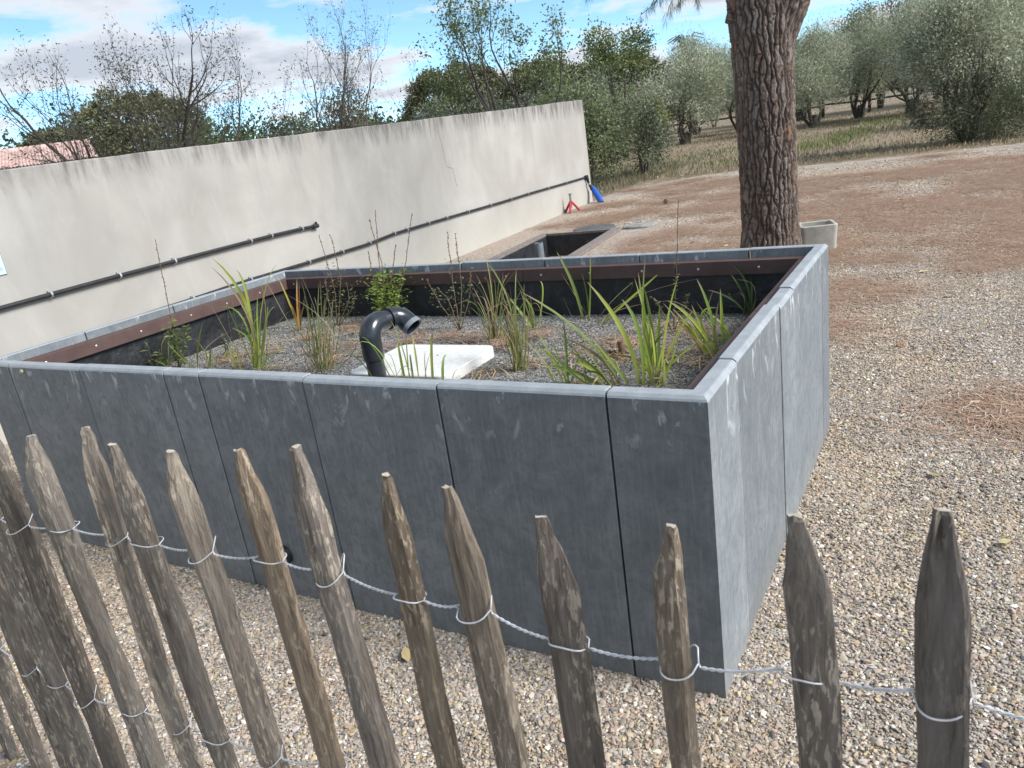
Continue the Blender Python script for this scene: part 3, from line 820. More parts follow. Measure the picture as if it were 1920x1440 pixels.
for iz in range(8):
    for j in range(nr):
        k = (j + 1) % nr; F_.append((iz * nr + j, iz * nr + k, (iz + 1) * nr + k, (iz + 1) * nr + j))
link('liner', fmesh('liner', V_, F_, smooth=True), M['liner'], planter)
# bolt and outlet on the front
mb = MB(); a = np.linspace(0, math.pi / 2, 5)
mb.tube([(-3.23, -.012 * math.sin(x) + .001, .915) for x in a], [max(.001, .013 * math.cos(x)) for x in a], 12); mb.build('bolt', plain('brass_bolt', (.33, .29, .2), .45, .3), planter, True, 60)
mb = MB(); mb.tube([(-1.75, .004, .19), (-1.75, -.02, .19), (-1.75, -.024, .19)], [.042, .042, .036], 16); mb.tube([(-1.75, -.02, .19), (-1.75, -.045, .19)], .024, 12)
mb.build('outlet', M['black_pipe'], planter, True, 40)
# gravel bed inside
GZ = .63
V_, F_ = [], []
nx_, ny_ = 60, 34
for j in range(ny_ + 1):
    for i in range(nx_ + 1):
        x = ix0 + (ix1 - ix0) * i / nx_; y = iy0 + (iy1 - iy0) * j / ny_
        V_.append((x, y, GZ - .006 + .008 * math.sin(x * 3.1 + y * 2) * math.sin(y * 4.3 + 1)))
for j in range(ny_):
    for i in range(nx_):
        a = j * (nx_ + 1) + i; F_.append((a, a + 1, a + nx_ + 2, a + nx_ + 1))
t = NT('grey_gravel_bed'); v = t.coord('Object'); vv = t.n('ShaderNodeTexVoronoi'); vv.inputs['Scale'].default_value = 130; t.l(v, vv.inputs['Vector'])
h_ = t.n('ShaderNodeSeparateColor'); t.l(vv.outputs['Color'], h_.inputs[0])
t.color(t.ramp(h_.outputs[0], [(0, (.055, .057, .058)), (.6, (.17, .172, .168)), (1, (.34, .335, .32))])); t.rough(.9); t.bump(t.math('SUBTRACT', 1.0, vv.outputs['Distance']), .9, .006)
link('gravel_fill', fmesh('gravel_fill', V_, F_), t.m, planter)
GREY = [(.19,.195,.195),(.27,.275,.27),(.12,.125,.13),(.37,.365,.35),(.07,.073,.078),(.30,.26,.20)]
gsrc = [pebble_patch(f'fine{i}', 300 + i, 2300, .5, .012, .022, .042, GREY, [4, 4, 3, 2, 2, 1], M['stone'], .01) for i in range(4)]
pts, rots, scl, idx = [], [], [], []
gx, gy = 12, 7
for i in range(gx):
    for j in range(gy):
        x = ix0 + .02 + (ix1 - ix0 - .04) * (i + .5) / gx; y = iy0 + .02 + (iy1 - iy0 - .04) * (j + .5) / gy
        pts.append((x, y, GZ - .006 + .008 * math.sin(x * 3.1 + y * 2) * math.sin(y * 4.3 + 1)))
        rots.append(random.randrange(4) * math.pi / 2); scl.append(.287); idx.append(random.randrange(4))
tag(scatter('planter_gravel', pts, rots, scl, idx, gsrc), 'fine grey gravel filling the raised planter')
STRAW = [(.34,.24,.13),(.45,.34,.20),(.24,.15,.085),(.18,.10,.06),(.52,.42,.28)]
ssrc = [strips_patch(f'straw{i}', 400 + i, 42, .20, .06, .20, .0036, STRAW, [3, 3, 2, 2, 1], M['needles'], .022) for i in range(3)]
dsrc = [strips_patch(f'litter{i}', 410 + i, 260, .17, .03, .08, .0026, NEED, [4, 3, 3, 1, 2], M['needles'], .014) for i in range(2)]
sp = [(-2.75, 1.45), (-2.6, 1.6), (-2.9, 1.2), (-2.45, 1.35), (-1.0, 1.25), (-.75, 1.2), (-.55, 1.35), (-.45, 1.6), (-.7, 1.75), (-.9, 1.5), (-.4, 1.2), (-1.15, 1.1), (-.75, .85), (-.35, .8), (-2.9, .95), (-2.6, .9), (-3.1, 1.1), (-1.3, .95)]
tag(scatter('dead_straw', [(x, y, GZ + .006) for x, y in sp], [random.uniform(0, 6) for _ in sp], [random.uniform(.8, 1.1) for _ in sp], [k % 3 for k in range(len(sp))], ssrc), 'dead straw-coloured stems and leaves lying on the planter gravel')
sp = [(-1.9, 1.55), (-1.7, 1.5), (-1.55, 1.55), (-2.05, 1.45), (-1.45, 1.42), (-2.2, 1.3), (-2.35, 1.1), (-1.35, 1.6), (-2.6, 1.3), (-3.1, 1.0), (-.8, 1.45), (-.6, 1.7), (-2.9, 1.5), (-2.75, 1.7), (-2.2, 1.6), (-2.45, 1.7)]
tag(scatter('planter_needle_litter', [(x, y, GZ + .005) for x, y in sp], [random.uniform(0, 6) for _ in sp], [random.uniform(.8, 1.1) for _ in sp], [k % 2 for k in range(len(sp))], dsrc), 'rust-brown needle litter in patches on the planter gravel')
# white slab
def rounded_slab(x0, x1, y0, y1, z0, z1, rc, ch):
    V, F = [], []
    def ringpts(ins):
        q = []
        for (cx, cy, a0) in ((x1 - rc, y1 - rc, 0), (x0 + rc, y1 - rc, 90), (x0 + rc, y0 + rc, 180), (x1 - rc, y0 + rc, 270)):
            for k in range(6):
                a = rad(a0 + 18 * k); q.append((cx + (rc - ins) * math.cos(a), cy + (rc - ins) * math.sin(a)))
        return q
    lv = [(0, z0), (0, z1 - ch), (ch, z1)]
    for ins, z in lv: V += [(x, y, z) for x, y in ringpts(ins)]
    n = 24
    for k in range(len(lv) - 1):
        for j in range(n): F.append((k * n + j, k * n + (j + 1) % n, (k + 1) * n + (j + 1) % n, (k + 1) * n + j))
    F.append(tuple(range(2 * n, 3 * n)))
    return V, F
V, F = rounded_slab(-.285, .285, -.235, .235, 0, .05, .05, .004)
o = link('white_slab', fmesh('white_slab', V, F, smooth=True, sharp=40), M['white_stone'], None, (-1.69, 1.02, GZ)); tag(o, 'white square concrete slab with rounded corners on the planter gravel', 'slab')
o.rotation_euler = (0, 0, rad(1))
m_ = MB(); m_.tube([(0, 0, .045), (0, 0, .052)], [.008, .006], 8); m_.build('lifting_pin', M['greyboard'], o, loc=(.05, .06, 0))
# bent vent pipe
vp = empty('vent_pipe', (-1.705, .70, GZ))
tag(vp, 'dark grey plastic vent pipe bent over like a swan neck', 'pipe')
def arc(c, a, b, n=9):   # quarter bend from c+a to c+b around centre c with axes a,b
    return [np.array(c) + np.array(a) * math.cos(x) + np.array(b) * math.sin(x) for x in np.linspace(0, math.pi / 2, n)]
zt = .305
mb = MB(); mb.tube([(0, 0, -.05), (0, 0, zt - .10)], .041, 20); mb.build('riser', M['pvc'], vp, True, 40)
Rb = .062
P = [np.array((0, 0, zt - .15)), np.array((0, 0, zt - Rb - .015))] + arc((0, Rb, zt - Rb), (0, -Rb, 0), (0, 0, Rb)) + [np.array((.004, Rb + .03, zt))]
mb = MB(); mb.tube(P, .0475, 22); mb.build('lower_elbow', M['pvc'], vp, True, 40)
mb = MB(); mb.tube([(.003, Rb + .01, zt), (.03, Rb + .12, zt)], .041, 20); mb.build('arm', M['pvc'], vp, True, 40)
d1 = np.array((.25, .95, 0)); d1 /= np.linalg.norm(d1)
c0 = np.array((.022, Rb + .085, zt))
dn = np.array((.72, .12, -.62)); dn -= d1 * np.dot(dn, d1); dn /= np.linalg.norm(dn)
P = [c0 - d1 * .015, c0] + [c0 + d1 * .055 * math.sin(x) + dn * .055 * (1 - math.cos(x)) for x in np.linspace(.15, math.pi / 2 * .95, 8)]
dl = P[-1] - P[-2]; dl /= np.linalg.norm(dl); P.append(P[-1] + dl * .035)
mb = MB(); V, F = tube(P, [.0475] * len(P), 22, False); mb.add(V, F)
V2, F2 = tube(P, [.0415] * len(P), 22, False); mb.add(V2, [f[::-1] for f in F2])
n_ = len(P) - 1
mb.F += [(n_ * 22 + j, n_ * 22 + (j + 1) % 22, len(V) + n_ * 22 + (j + 1) % 22, len(V) + n_ * 22 + j) for j in range(22)]
mb.build('upper_elbow', M['pvc'], vp, True, 40)
mb = MB(); mb.tube([c0 - d1 * .02, c0 + d1 * .004], .0500, 22); mb.build('socket_ring', M['pvc'], vp, True, 40)
mb = MB(); mb.tube([P[-1] - dl * .02, P[-1] + dl * .003], .0495, 22, False); mb.build('socket_ring', M['pvc_light'], vp, True, 40)

# ------------------------------------------------------------------ plants in the planter
FH = np.array((_fw.x, _fw.y, 0.0)); FH /= np.linalg.norm(FH)
def blade_mesh(pts, w, r, c0, c1, ctip, thin=False, depth=.10):
    p0, p1, p2 = (np.array(p, float) for p in pts)
    ln = np.linalg.norm(p1 - p0) + np.linalg.norm(p2 - p1)
    p1 = p1 + FH * r.normal(0, depth * .4) * ln; p2 = p2 + FH * r.normal(0, depth) * ln
    ctrl = 2 * p1 - (p0 + p2) / 2
    n = 5 if ln < .12 else 8
    t = np.linspace(0, 1, n + 1)
    P = ((1 - t) ** 2)[:, None] * p0 + (2 * t * (1 - t))[:, None] * ctrl + (t ** 2)[:, None] * p2
    T = np.gradient(P, axis=0); T /= np.linalg.norm(T, axis=1)[:, None]
    ang = r.normal(0, .55)
    nrm = np.array((FH[0] * math.cos(ang) - FH[1] * math.sin(ang), FH[0] * math.sin(ang) + FH[1] * math.cos(ang), r.normal(0, .15)))
    W = np.cross(T, nrm); W /= np.linalg.norm(W, axis=1)[:, None]
    Nn = np.cross(W, T)
    prof = np.interp(t, [0, .15, .55, .85, 1], [.75, .95, 1.0, .6, .04]) * w / 2
    V = np.concatenate([P - W * prof[:, None], P + Nn * (prof * .35)[:, None], P + W * prof[:, None]])
    m = n + 1
    F = [(k, k + 1, m + k + 1, m + k) for k in range(n)] + [(m + k, m + k + 1, 2 * m + k + 1, 2 * m + k) for k in range(n)]
    tt = np.tile(t, 3)
    C_ = np.stack([np.interp(tt, [0, .35, .82, .95, 1], [c0[i], c1[i], c1[i], ctip[i], ctip[i]]) for i in range(3)], 1) * (1 + r.normal(0, .10))
    return fmesh('blade', V, F, C_, smooth=True)
IRIS = [(.33, .42, .075), (.26, .36, .075), (.38, .43, .09), (.22, .31, .075)]
RUSH = [(.13, .195, .06), (.17, .22, .065), (.21, .235, .08), (.10, .16, .07)]
STRA = [(.42, .32, .17), (.36, .27, .12)]
TIPC = (.40, .31, .20)
CLUMPS = [
    ('iris_a', (-0.481,0.930,0.63), [
        (0.02, [(-0.067,-0.008,-0.0),(-0.106,-0.032,0.226),(-0.213,-0.098,0.456)]),
        (0.017, [(-0.051,-0.006,-0.0),(-0.053,-0.007,0.219),(-0.096,-0.033,0.357)]),
        (0.016, [(-0.044,0.056,-0.0),(-0.046,0.055,0.121),(-0.058,0.048,0.234)]),
        (0.015, [(-0.074,0.217,0.0),(-0.077,0.215,0.17),(-0.088,0.208,0.336)]),
        (0.014, [(-0.091,0.215,-0.0),(-0.105,0.207,0.2),(-0.11,0.204,0.41)]),
        (0.018, [(-0.025,0.138,-0.0),(0.011,0.16,0.213),(0.052,0.185,0.401)]),
        (0.013, [(-0.058,0.201,-0.0),(-0.048,0.207,0.145),(-0.037,0.214,0.28)]),
        (0.018, [(-0.044,-0.013,-0.0),(0.053,0.047,0.077),(0.175,0.122,0.143)]),
        (0.015, [(-0.052,0.253,-0.0),(0.007,0.29,0.132),(0.068,0.327,0.216)]),
        (0.014, [(0.033,0.004,-0.0),(0.037,0.006,0.058),(0.038,0.007,0.111)]),
        (0.012, [(-0.015,0.044,-0.0),(-0.014,0.045,0.14),(-0.017,0.043,0.225)]),
        (0.012, [(-0.068,0.134,-0.0),(-0.074,0.13,0.2),(-0.058,0.14,0.497)]),
        (0.012, [(0.01,0.016,-0.0),(0.045,0.038,0.059),(0.081,0.06,0.158)]),
        (0.012, [(-0.015,0.013,-0.0),(-0.02,0.011,0.066),(-0.042,-0.003,0.239)]),
    ]),
    ('iris_b', (-0.640,0.904,0.63), [
        (0.021, [(0.016,0.002,0.0),(-0.093,-0.065,0.222),(-0.279,-0.18,0.415)]),
        (0.016, [(-0.07,-0.008,-0.0),(-0.157,-0.062,0.074),(-0.257,-0.124,0.119)]),
        (0.014, [(-0.03,0.004,-0.0),(-0.081,-0.027,0.081),(-0.157,-0.074,0.165)]),
        (0.01, [(-0.211,-0.017,-0.0),(-0.202,-0.011,0.161),(-0.203,-0.012,0.286)]),
        (0.008, [(-0.216,-0.017,-0.0),(-0.251,-0.038,0.113),(-0.339,-0.093,0.214)]),
        (0.008, [(-0.199,-0.015,-0.0),(-0.173,0.001,0.085),(-0.143,0.019,0.157)]),
        (0.008, [(-0.228,-0.019,-0.0),(-0.264,-0.041,0.136),(-0.306,-0.067,0.253)]),
    ]),
    ('iris_c', (-0.351,1.319,0.63), [
        (0.016, [(0.0,0.0,-0.0),(-0.067,-0.041,0.16),(-0.158,-0.098,0.268)]),
        (0.017, [(-0.003,0.054,-0.0),(-0.023,0.042,0.182),(-0.062,0.018,0.331)]),
        (0.014, [(-0.005,0.148,-0.0),(-0.002,0.15,0.129),(0.001,0.152,0.253)]),
        (0.014, [(-0.012,-0.036,0.0),(-0.045,-0.057,0.086),(-0.082,-0.08,0.171)]),
        (0.012, [(-0.012,0.035,-0.0),(-0.051,0.011,0.122),(-0.088,-0.011,0.231)]),
        (0.012, [(-0.022,-0.019,-0.0),(-0.064,-0.045,0.11),(-0.145,-0.095,0.237)]),
        (0.009, [(-0.005,0.018,0.0),(-0.048,-0.009,0.173),(0.019,0.032,0.201)]),
    ]),
    ('iris_d', (-0.350,1.974,0.63), [
        (0.016, [(0.003,-0.0,-0.0),(0.013,0.006,0.171),(0.023,0.012,0.34)]),
        (0.013, [(-0.003,0.0,0.0),(-0.026,-0.014,0.112),(-0.074,-0.044,0.217)]),
        (0.011, [(-0.002,0.0,0.0),(-0.013,-0.007,0.168),(-0.071,-0.043,0.273)]),
        (0.01, [(-0.022,0.001,-0.0),(-0.079,-0.035,0.092),(-0.18,-0.097,0.158)]),
        (0.011, [(0.007,0.012,-0.0),(0.034,0.029,0.087),(0.07,0.051,0.107)]),
    ]),
    ('iris_e', (-1.224,1.928,0.63), [
        (0.017, [(-0.023,0.0,0.0),(-0.055,-0.019,0.207),(-0.106,-0.051,0.377)]),
        (0.014, [(0.016,-0.0,0.0),(0.042,0.016,0.189),(0.051,0.022,0.355)]),
        (0.01, [(-0.002,0.026,-0.0),(0.004,0.03,0.115),(-0.01,0.021,0.253)]),
        (0.01, [(0.0,0.026,-0.0),(0.003,0.028,0.065),(0.003,0.028,0.13)]),
        (0.013, [(0.134,-0.128,-0.0),(0.265,-0.048,0.109),(0.45,0.067,0.247)]),
    ]),
    ('iris_f', (-1.446,1.724,0.63), [
        (0.012, [(-0.004,-0.0,-0.0),(-0.017,-0.008,0.152),(-0.052,-0.03,0.278)]),
        (0.016, [(-0.008,-0.0,0.0),(-0.039,-0.019,0.07),(-0.097,-0.055,0.18)]),
        (0.012, [(0.011,0.025,0.0),(0.052,0.05,0.186),(0.044,0.046,0.25)]),
        (0.01, [(0.008,0.0,-0.0),(0.001,-0.004,0.123),(-0.035,-0.026,0.179)]),
        (0.009, [(-0.025,0.025,-0.0),(-0.042,0.015,0.118),(-0.06,0.003,0.221)]),
    ]),
    ('rush_g', (-1.168,1.031,0.63), [
        (0.008, [(0.0,0.0,-0.0),(0.007,0.004,0.23),(-0.011,-0.007,0.407)]),
        (0.009, [(-0.006,-0.001,-0.0),(-0.006,-0.0,0.172),(-0.02,-0.009,0.304)]),
        (0.007, [(0.006,0.001,-0.0),(0.023,0.011,0.275),(0.048,0.026,0.445)]),
        (0.012, [(-0.017,0.007,-0.0),(-0.004,0.016,0.285),(-0.072,-0.026,0.515)]),
        (0.006, [(-0.003,-0.0,-0.0),(0.008,0.006,0.2),(0.021,0.015,0.332)]),
        (0.006, [(0.013,0.001,-0.0),(0.051,0.025,0.248),(0.07,0.036,0.411)]),
        (0.006, [(-0.006,-0.001,-0.0),(-0.0,0.003,0.135),(-0.011,-0.003,0.256)]),
        (0.006, [(0.016,0.001,-0.0),(0.057,0.027,0.164),(0.063,0.031,0.246)]),
        (0.007, [(-0.013,-0.001,0.0),(-0.017,-0.004,0.173),(-0.038,-0.017,0.364)]),
        (0.006, [(-0.024,0.007,-0.0),(-0.039,-0.003,0.125),(-0.046,-0.007,0.233)]),
        (0.007, [(0.003,0.0,-0.0),(-0.003,-0.004,0.113),(-0.012,-0.009,0.21)]),
        (0.006, [(-0.01,-0.001,-0.0),(-0.015,-0.004,0.101),(-0.037,-0.018,0.283)]),
        (0.006, [(0.028,0.003,-0.0),(0.05,0.016,0.168),(0.069,0.028,0.396)]),
    ]),
    ('rush_h', (-1.559,1.479,0.63), [
        (0.006, [(0.0,0.0,-0.0),(0.017,0.011,0.265),(-0.008,-0.005,0.344)]),
        (0.006, [(0.005,0.0,0.0),(0.035,0.018,0.206),(0.042,0.023,0.327)]),
        (0.007, [(0.011,0.0,-0.0),(0.06,0.03,0.203),(0.084,0.046,0.375)]),
        (0.006, [(-0.005,-0.0,-0.0),(-0.007,-0.001,0.212),(-0.067,-0.038,0.353)]),
        (0.005, [(0.0,0.0,-0.0),(-0.02,-0.012,0.158),(-0.058,-0.035,0.297)]),
        (0.005, [(0.005,0.0,0.0),(0.055,0.031,0.24),(0.114,0.067,0.342)]),
        (0.006, [(0.002,0.016,-0.0),(0.016,0.025,0.308),(0.006,0.019,0.476)]),
        (0.005, [(-0.011,-0.0,-0.0),(-0.057,-0.029,0.201),(-0.141,-0.081,0.225)]),
        (0.006, [(0.016,0.001,-0.0),(0.068,0.033,0.164),(0.062,0.029,0.278)]),
        (0.006, [(0.005,0.0,0.0),(0.015,0.006,0.172),(0.01,0.003,0.323)]),
        (0.005, [(0.016,0.001,-0.0),(0.103,0.054,0.158),(0.162,0.091,0.261)]),
        (0.005, [(-0.005,-0.0,-0.0),(-0.004,0.0,0.135),(-0.045,-0.025,0.219)]),
    ]),
    ('iris_h', (-2.722,0.897,0.63), [
        (0.018, [(-0.01,-0.001,-0.0),(0.012,0.013,0.35),(-0.063,-0.034,0.639)]),
        (0.014, [(-0.016,0.015,0.0),(0.025,0.04,0.385),(0.003,0.026,0.548)]),
        (0.013, [(-0.101,0.073,-0.0),(-0.135,0.052,0.228),(-0.175,0.028,0.399)]),
        (0.01, [(-0.125,0.088,-0.0),(-0.115,0.094,0.265),(-0.221,0.029,0.34)]),
        (0.01, [(-0.009,0.015,-0.0),(0.046,0.049,0.202),(0.065,0.061,0.337)]),
        (0.009, [(-0.011,0.031,-0.0),(0.058,0.074,0.206),(0.09,0.094,0.333)]),
        (0.01, [(-0.026,0.014,0.0),(0.008,0.035,0.174),(0.042,0.056,0.328)]),
        (0.009, [(-0.02,0.047,-0.0),(0.052,0.092,0.244),(0.116,0.131,0.318)]),
        (0.011, [(0.025,0.018,-0.0),(0.107,0.069,0.186),(0.216,0.136,0.299)]),
        (0.005, [(-0.009,0.015,-0.0),(0.09,0.077,0.374),(0.183,0.134,0.543)]),
        (0.01, [(-0.014,-0.001,-0.0),(0.01,0.014,0.105),(0.027,0.024,0.194)]),
        (0.007, [(-0.036,0.013,-0.0),(-0.02,0.023,0.183),(-0.048,0.006,0.241)]),
        (0.007, [(0.011,0.017,-0.0),(0.049,0.041,0.054),(0.067,0.052,0.143)]),
        (0.006, [(-0.043,0.012,-0.0),(-0.073,-0.006,0.261),(-0.026,0.023,0.519)]),
        (0.008, [(0.027,0.002,-0.0),(0.063,0.025,0.262),(0.106,0.051,0.416)]),
    ]),
    ('iris_i', (-3.127,1.648,0.63), [
        (0.014, [(-0.008,-0.0,0.0),(-0.022,-0.009,0.15),(-0.06,-0.032,0.37)]),
        (0.013, [(0.0,0.0,-0.0),(0.017,0.01,0.157),(0.037,0.023,0.326)]),
        (0.013, [(0.008,0.0,-0.0),(0.03,0.014,0.156),(0.072,0.039,0.331)]),
        (0.009, [(-0.008,-0.0,0.0),(-0.011,-0.002,0.123),(-0.025,-0.011,0.214)]),
        (0.009, [(-0.017,0.022,-0.0),(0.012,0.04,0.111),(0.035,0.054,0.145)]),
        (0.008, [(-0.019,0.011,-0.0),(-0.038,-0.001,0.013),(-0.063,-0.016,0.05)]),
    ]),
    ('rush_j', (-2.283,0.953,0.63), [
        (0.008, [(-0.012,-0.001,-0.0),(0.017,0.017,0.248),(0.053,0.039,0.447)]),
        (0.006, [(-0.037,-0.003,-0.0),(-0.023,0.005,0.302),(-0.005,0.017,0.478)]),
        (0.006, [(-0.05,-0.005,0.0),(-0.033,0.006,0.251),(-0.043,-0.0,0.374)]),
        (0.006, [(0.006,0.001,-0.0),(0.043,0.023,0.247),(0.113,0.066,0.434)]),
        (0.006, [(0.0,0.0,-0.0),(0.042,0.026,0.296),(0.068,0.042,0.46)]),
        (0.007, [(0.025,0.002,-0.0),(0.069,0.029,0.194),(0.115,0.058,0.372)]),
        (0.006, [(-0.025,-0.002,-0.0),(0.017,0.023,0.247),(0.016,0.023,0.377)]),
        (0.006, [(-0.044,-0.004,-0.0),(-0.07,-0.02,0.156),(-0.123,-0.053,0.233)]),
        (0.005, [(0.043,0.004,-0.0),(0.12,0.052,0.075),(0.202,0.102,0.132)]),
        (0.006, [(0.019,0.002,-0.0),(0.083,0.042,0.098),(0.168,0.094,0.119)]),
        (0.006, [(-0.031,-0.003,-0.0),(-0.025,0.001,0.171),(-0.024,0.001,0.308)]),
        (0.006, [(-0.019,-0.002,-0.0),(-0.012,0.003,0.129),(-0.021,-0.003,0.213)]),
        (0.005, [(0.025,0.002,-0.0),(0.089,0.042,0.19),(0.074,0.033,0.249)]),
        (0.006, [(-0.006,-0.001,-0.0),(0.046,0.032,0.193),(0.075,0.05,0.33)]),
        (0.006, [(0.012,0.001,-0.0),(0.035,0.015,0.147),(0.038,0.017,0.208)]),
        (0.01, [(0.093,-0.052,-0.0),(0.116,-0.038,0.088),(0.129,-0.03,0.152)]),
        (0.005, [(-0.05,-0.005,0.0),(-0.061,-0.012,0.076),(-0.079,-0.022,0.188)]),
        (0.005, [(0.049,0.004,0.0),(0.117,0.046,0.189),(0.121,0.049,0.259)]),
        (0.006, [(-0.051,0.011,-0.0),(-0.092,-0.014,0.102),(-0.105,-0.023,0.167)]),
        (0.005, [(-0.006,-0.001,-0.0),(0.002,0.005,0.252),(0.0,0.004,0.343)]),
    ]),
    ('iris_k', (-2.989,0.889,0.63), [
        (0.013, [(-0.094,-0.009,-0.0),(-0.08,0.0,0.06),(-0.06,0.012,0.127)]),
        (0.013, [(0.13,-0.005,-0.0),(0.124,-0.008,0.079),(0.116,-0.013,0.154)]),
        (0.008, [(-0.165,0.142,-0.0),(-0.143,0.155,0.032),(-0.12,0.169,0.063)]),
        (0.007, [(0.158,-0.002,-0.0),(0.157,-0.002,0.083),(0.163,0.001,0.153)]),
    ]),
    ('iris_l', (-1.345,0.520,.63), [
        (0.012, [(-0.058,0.0,0.0),(-0.058,-0.0,0.214),(-0.057,0.0,0.296)]),
        (0.009, [(-0.023,0.0,0.0),(-0.017,0.004,0.186),(-0.016,0.005,0.231)]),
        (0.011, [(0.067,0.0,0.0),(0.087,0.012,0.235),(0.109,0.026,0.327)]),
        (0.011, [(0.12,0.0,0.0),(0.133,0.008,0.178),(0.152,0.02,0.225)]),
        (0.005, [(0.013,0.0,0.0),(0.018,0.003,0.229),(0.018,0.003,0.32)]),
        (0.005, [(-0.034,-0.0,0.0),(-0.037,-0.002,0.23),(-0.07,-0.022,0.375)]),
        (0.007, [(-0.067,0.0,0.0),(-0.124,-0.035,0.26),(-0.2,-0.082,0.309)]),
        (0.006, [(-0.181,0.0,0.0),(-0.237,-0.034,0.199),(-0.302,-0.075,0.265)]),
        (0.006, [(-0.085,0.0,0.0),(-0.144,-0.037,0.26),(-0.191,-0.066,0.325)]),
        (0.004, [(0.044,0.0,0.0),(0.052,0.005,0.187),(0.061,0.011,0.245)]),
        (0.005, [(-0.049,0.0,0.0),(-0.033,0.01,0.226),(-0.019,0.019,0.322)]),
        (0.005, [(-0.102,0.0,0.0),(-0.1,0.002,0.191),(-0.114,-0.007,0.251)]),
    ]),
    ('iris_m', (-3.361,0.883,0.63), [
        (0.013, [(0.155,0.014,0.0),(0.189,0.035,0.132),(0.24,0.066,0.259)]),
        (0.012, [(0.244,0.021,-0.0),(0.258,0.03,0.051),(0.278,0.042,0.11)]),
        (0.009, [(-0.106,0.007,-0.0),(-0.158,-0.025,0.042),(-0.212,-0.059,0.079)]),
        (0.006, [(-0.177,0.017,-0.0),(-0.142,0.039,0.126),(-0.084,0.075,0.181)]),
        (0.006, [(-0.096,0.024,-0.0),(-0.049,0.053,0.123),(0.006,0.087,0.168)]),
        (0.005, [(-0.502,0.041,-0.0),(-0.576,-0.004,0.134),(-0.709,-0.086,0.231)]),
        (0.006, [(-0.372,0.018,-0.0),(-0.385,0.01,0.132),(-0.395,0.003,0.184)]),
        (0.01, [(-0.305,0.007,0.0),(-0.294,0.013,0.043),(-0.29,0.016,0.081)]),
        (0.007, [(-0.259,0.01,0.0),(-0.253,0.014,0.044),(-0.254,0.014,0.077)]),
        (0.006, [(0.127,0.011,-0.0),(0.071,-0.024,0.096),(0.033,-0.047,0.176)]),
    ]),
]
INFO = {
 'iris_a': ('iris_clump', 'big clump of broad arching yellow-green blades near the planter\'s front right corner', 'iris', 0),
 'iris_b': ('iris_clump', 'low clump left of the biggest one, with one long blade arching far to the left', 'iris', 0),
 'iris_c': ('iris_clump', 'clump of green blades rising beside the right-hand brown board', 'iris', 0),
 'iris_d': ('iris_clump', 'small dark green clump in the far right corner of the planter', 'iris', 3),
 'iris_e': ('iris_clump', 'few slender blades against the black liner at the middle of the far side', 'iris', 0),
 'iris_f': ('iris_clump', 'short clump with a hooked blade behind the tall rushes right of the vent pipe', 'iris', 1),
 'rush_g': ('rush_clump', 'tall narrow rush clump right of the white slab', 'rush', 0),
 'rush_h': ('rush_clump', 'bushy dark rush clump behind the white slab near the far side', 'rush', 0),
 'iris_h': ('iris_clump', 'tall left-hand clump with a long blade leaning out over the wall pipe', 'iris', 1),
 'iris_i': ('iris_clump', 'yellowing clump in the far left corner of the planter', 'yellow', 0),
 'rush_j': ('rush_clump', 'fine-leaved rush clump just left of the vent pipe', 'rush', 0),
 'iris_k': ('iris_clump', 'sparse short blades by the front rim below the tall left-hand clump', 'iris', 0),
 'iris_l': ('iris_clump', 'blades in front of the white slab beside the vent pipe', 'iris', 0),
 'iris_m': ('iris_clump', 'cut-back stubby blades behind the front rim at the left end', 'iris', 1),
}
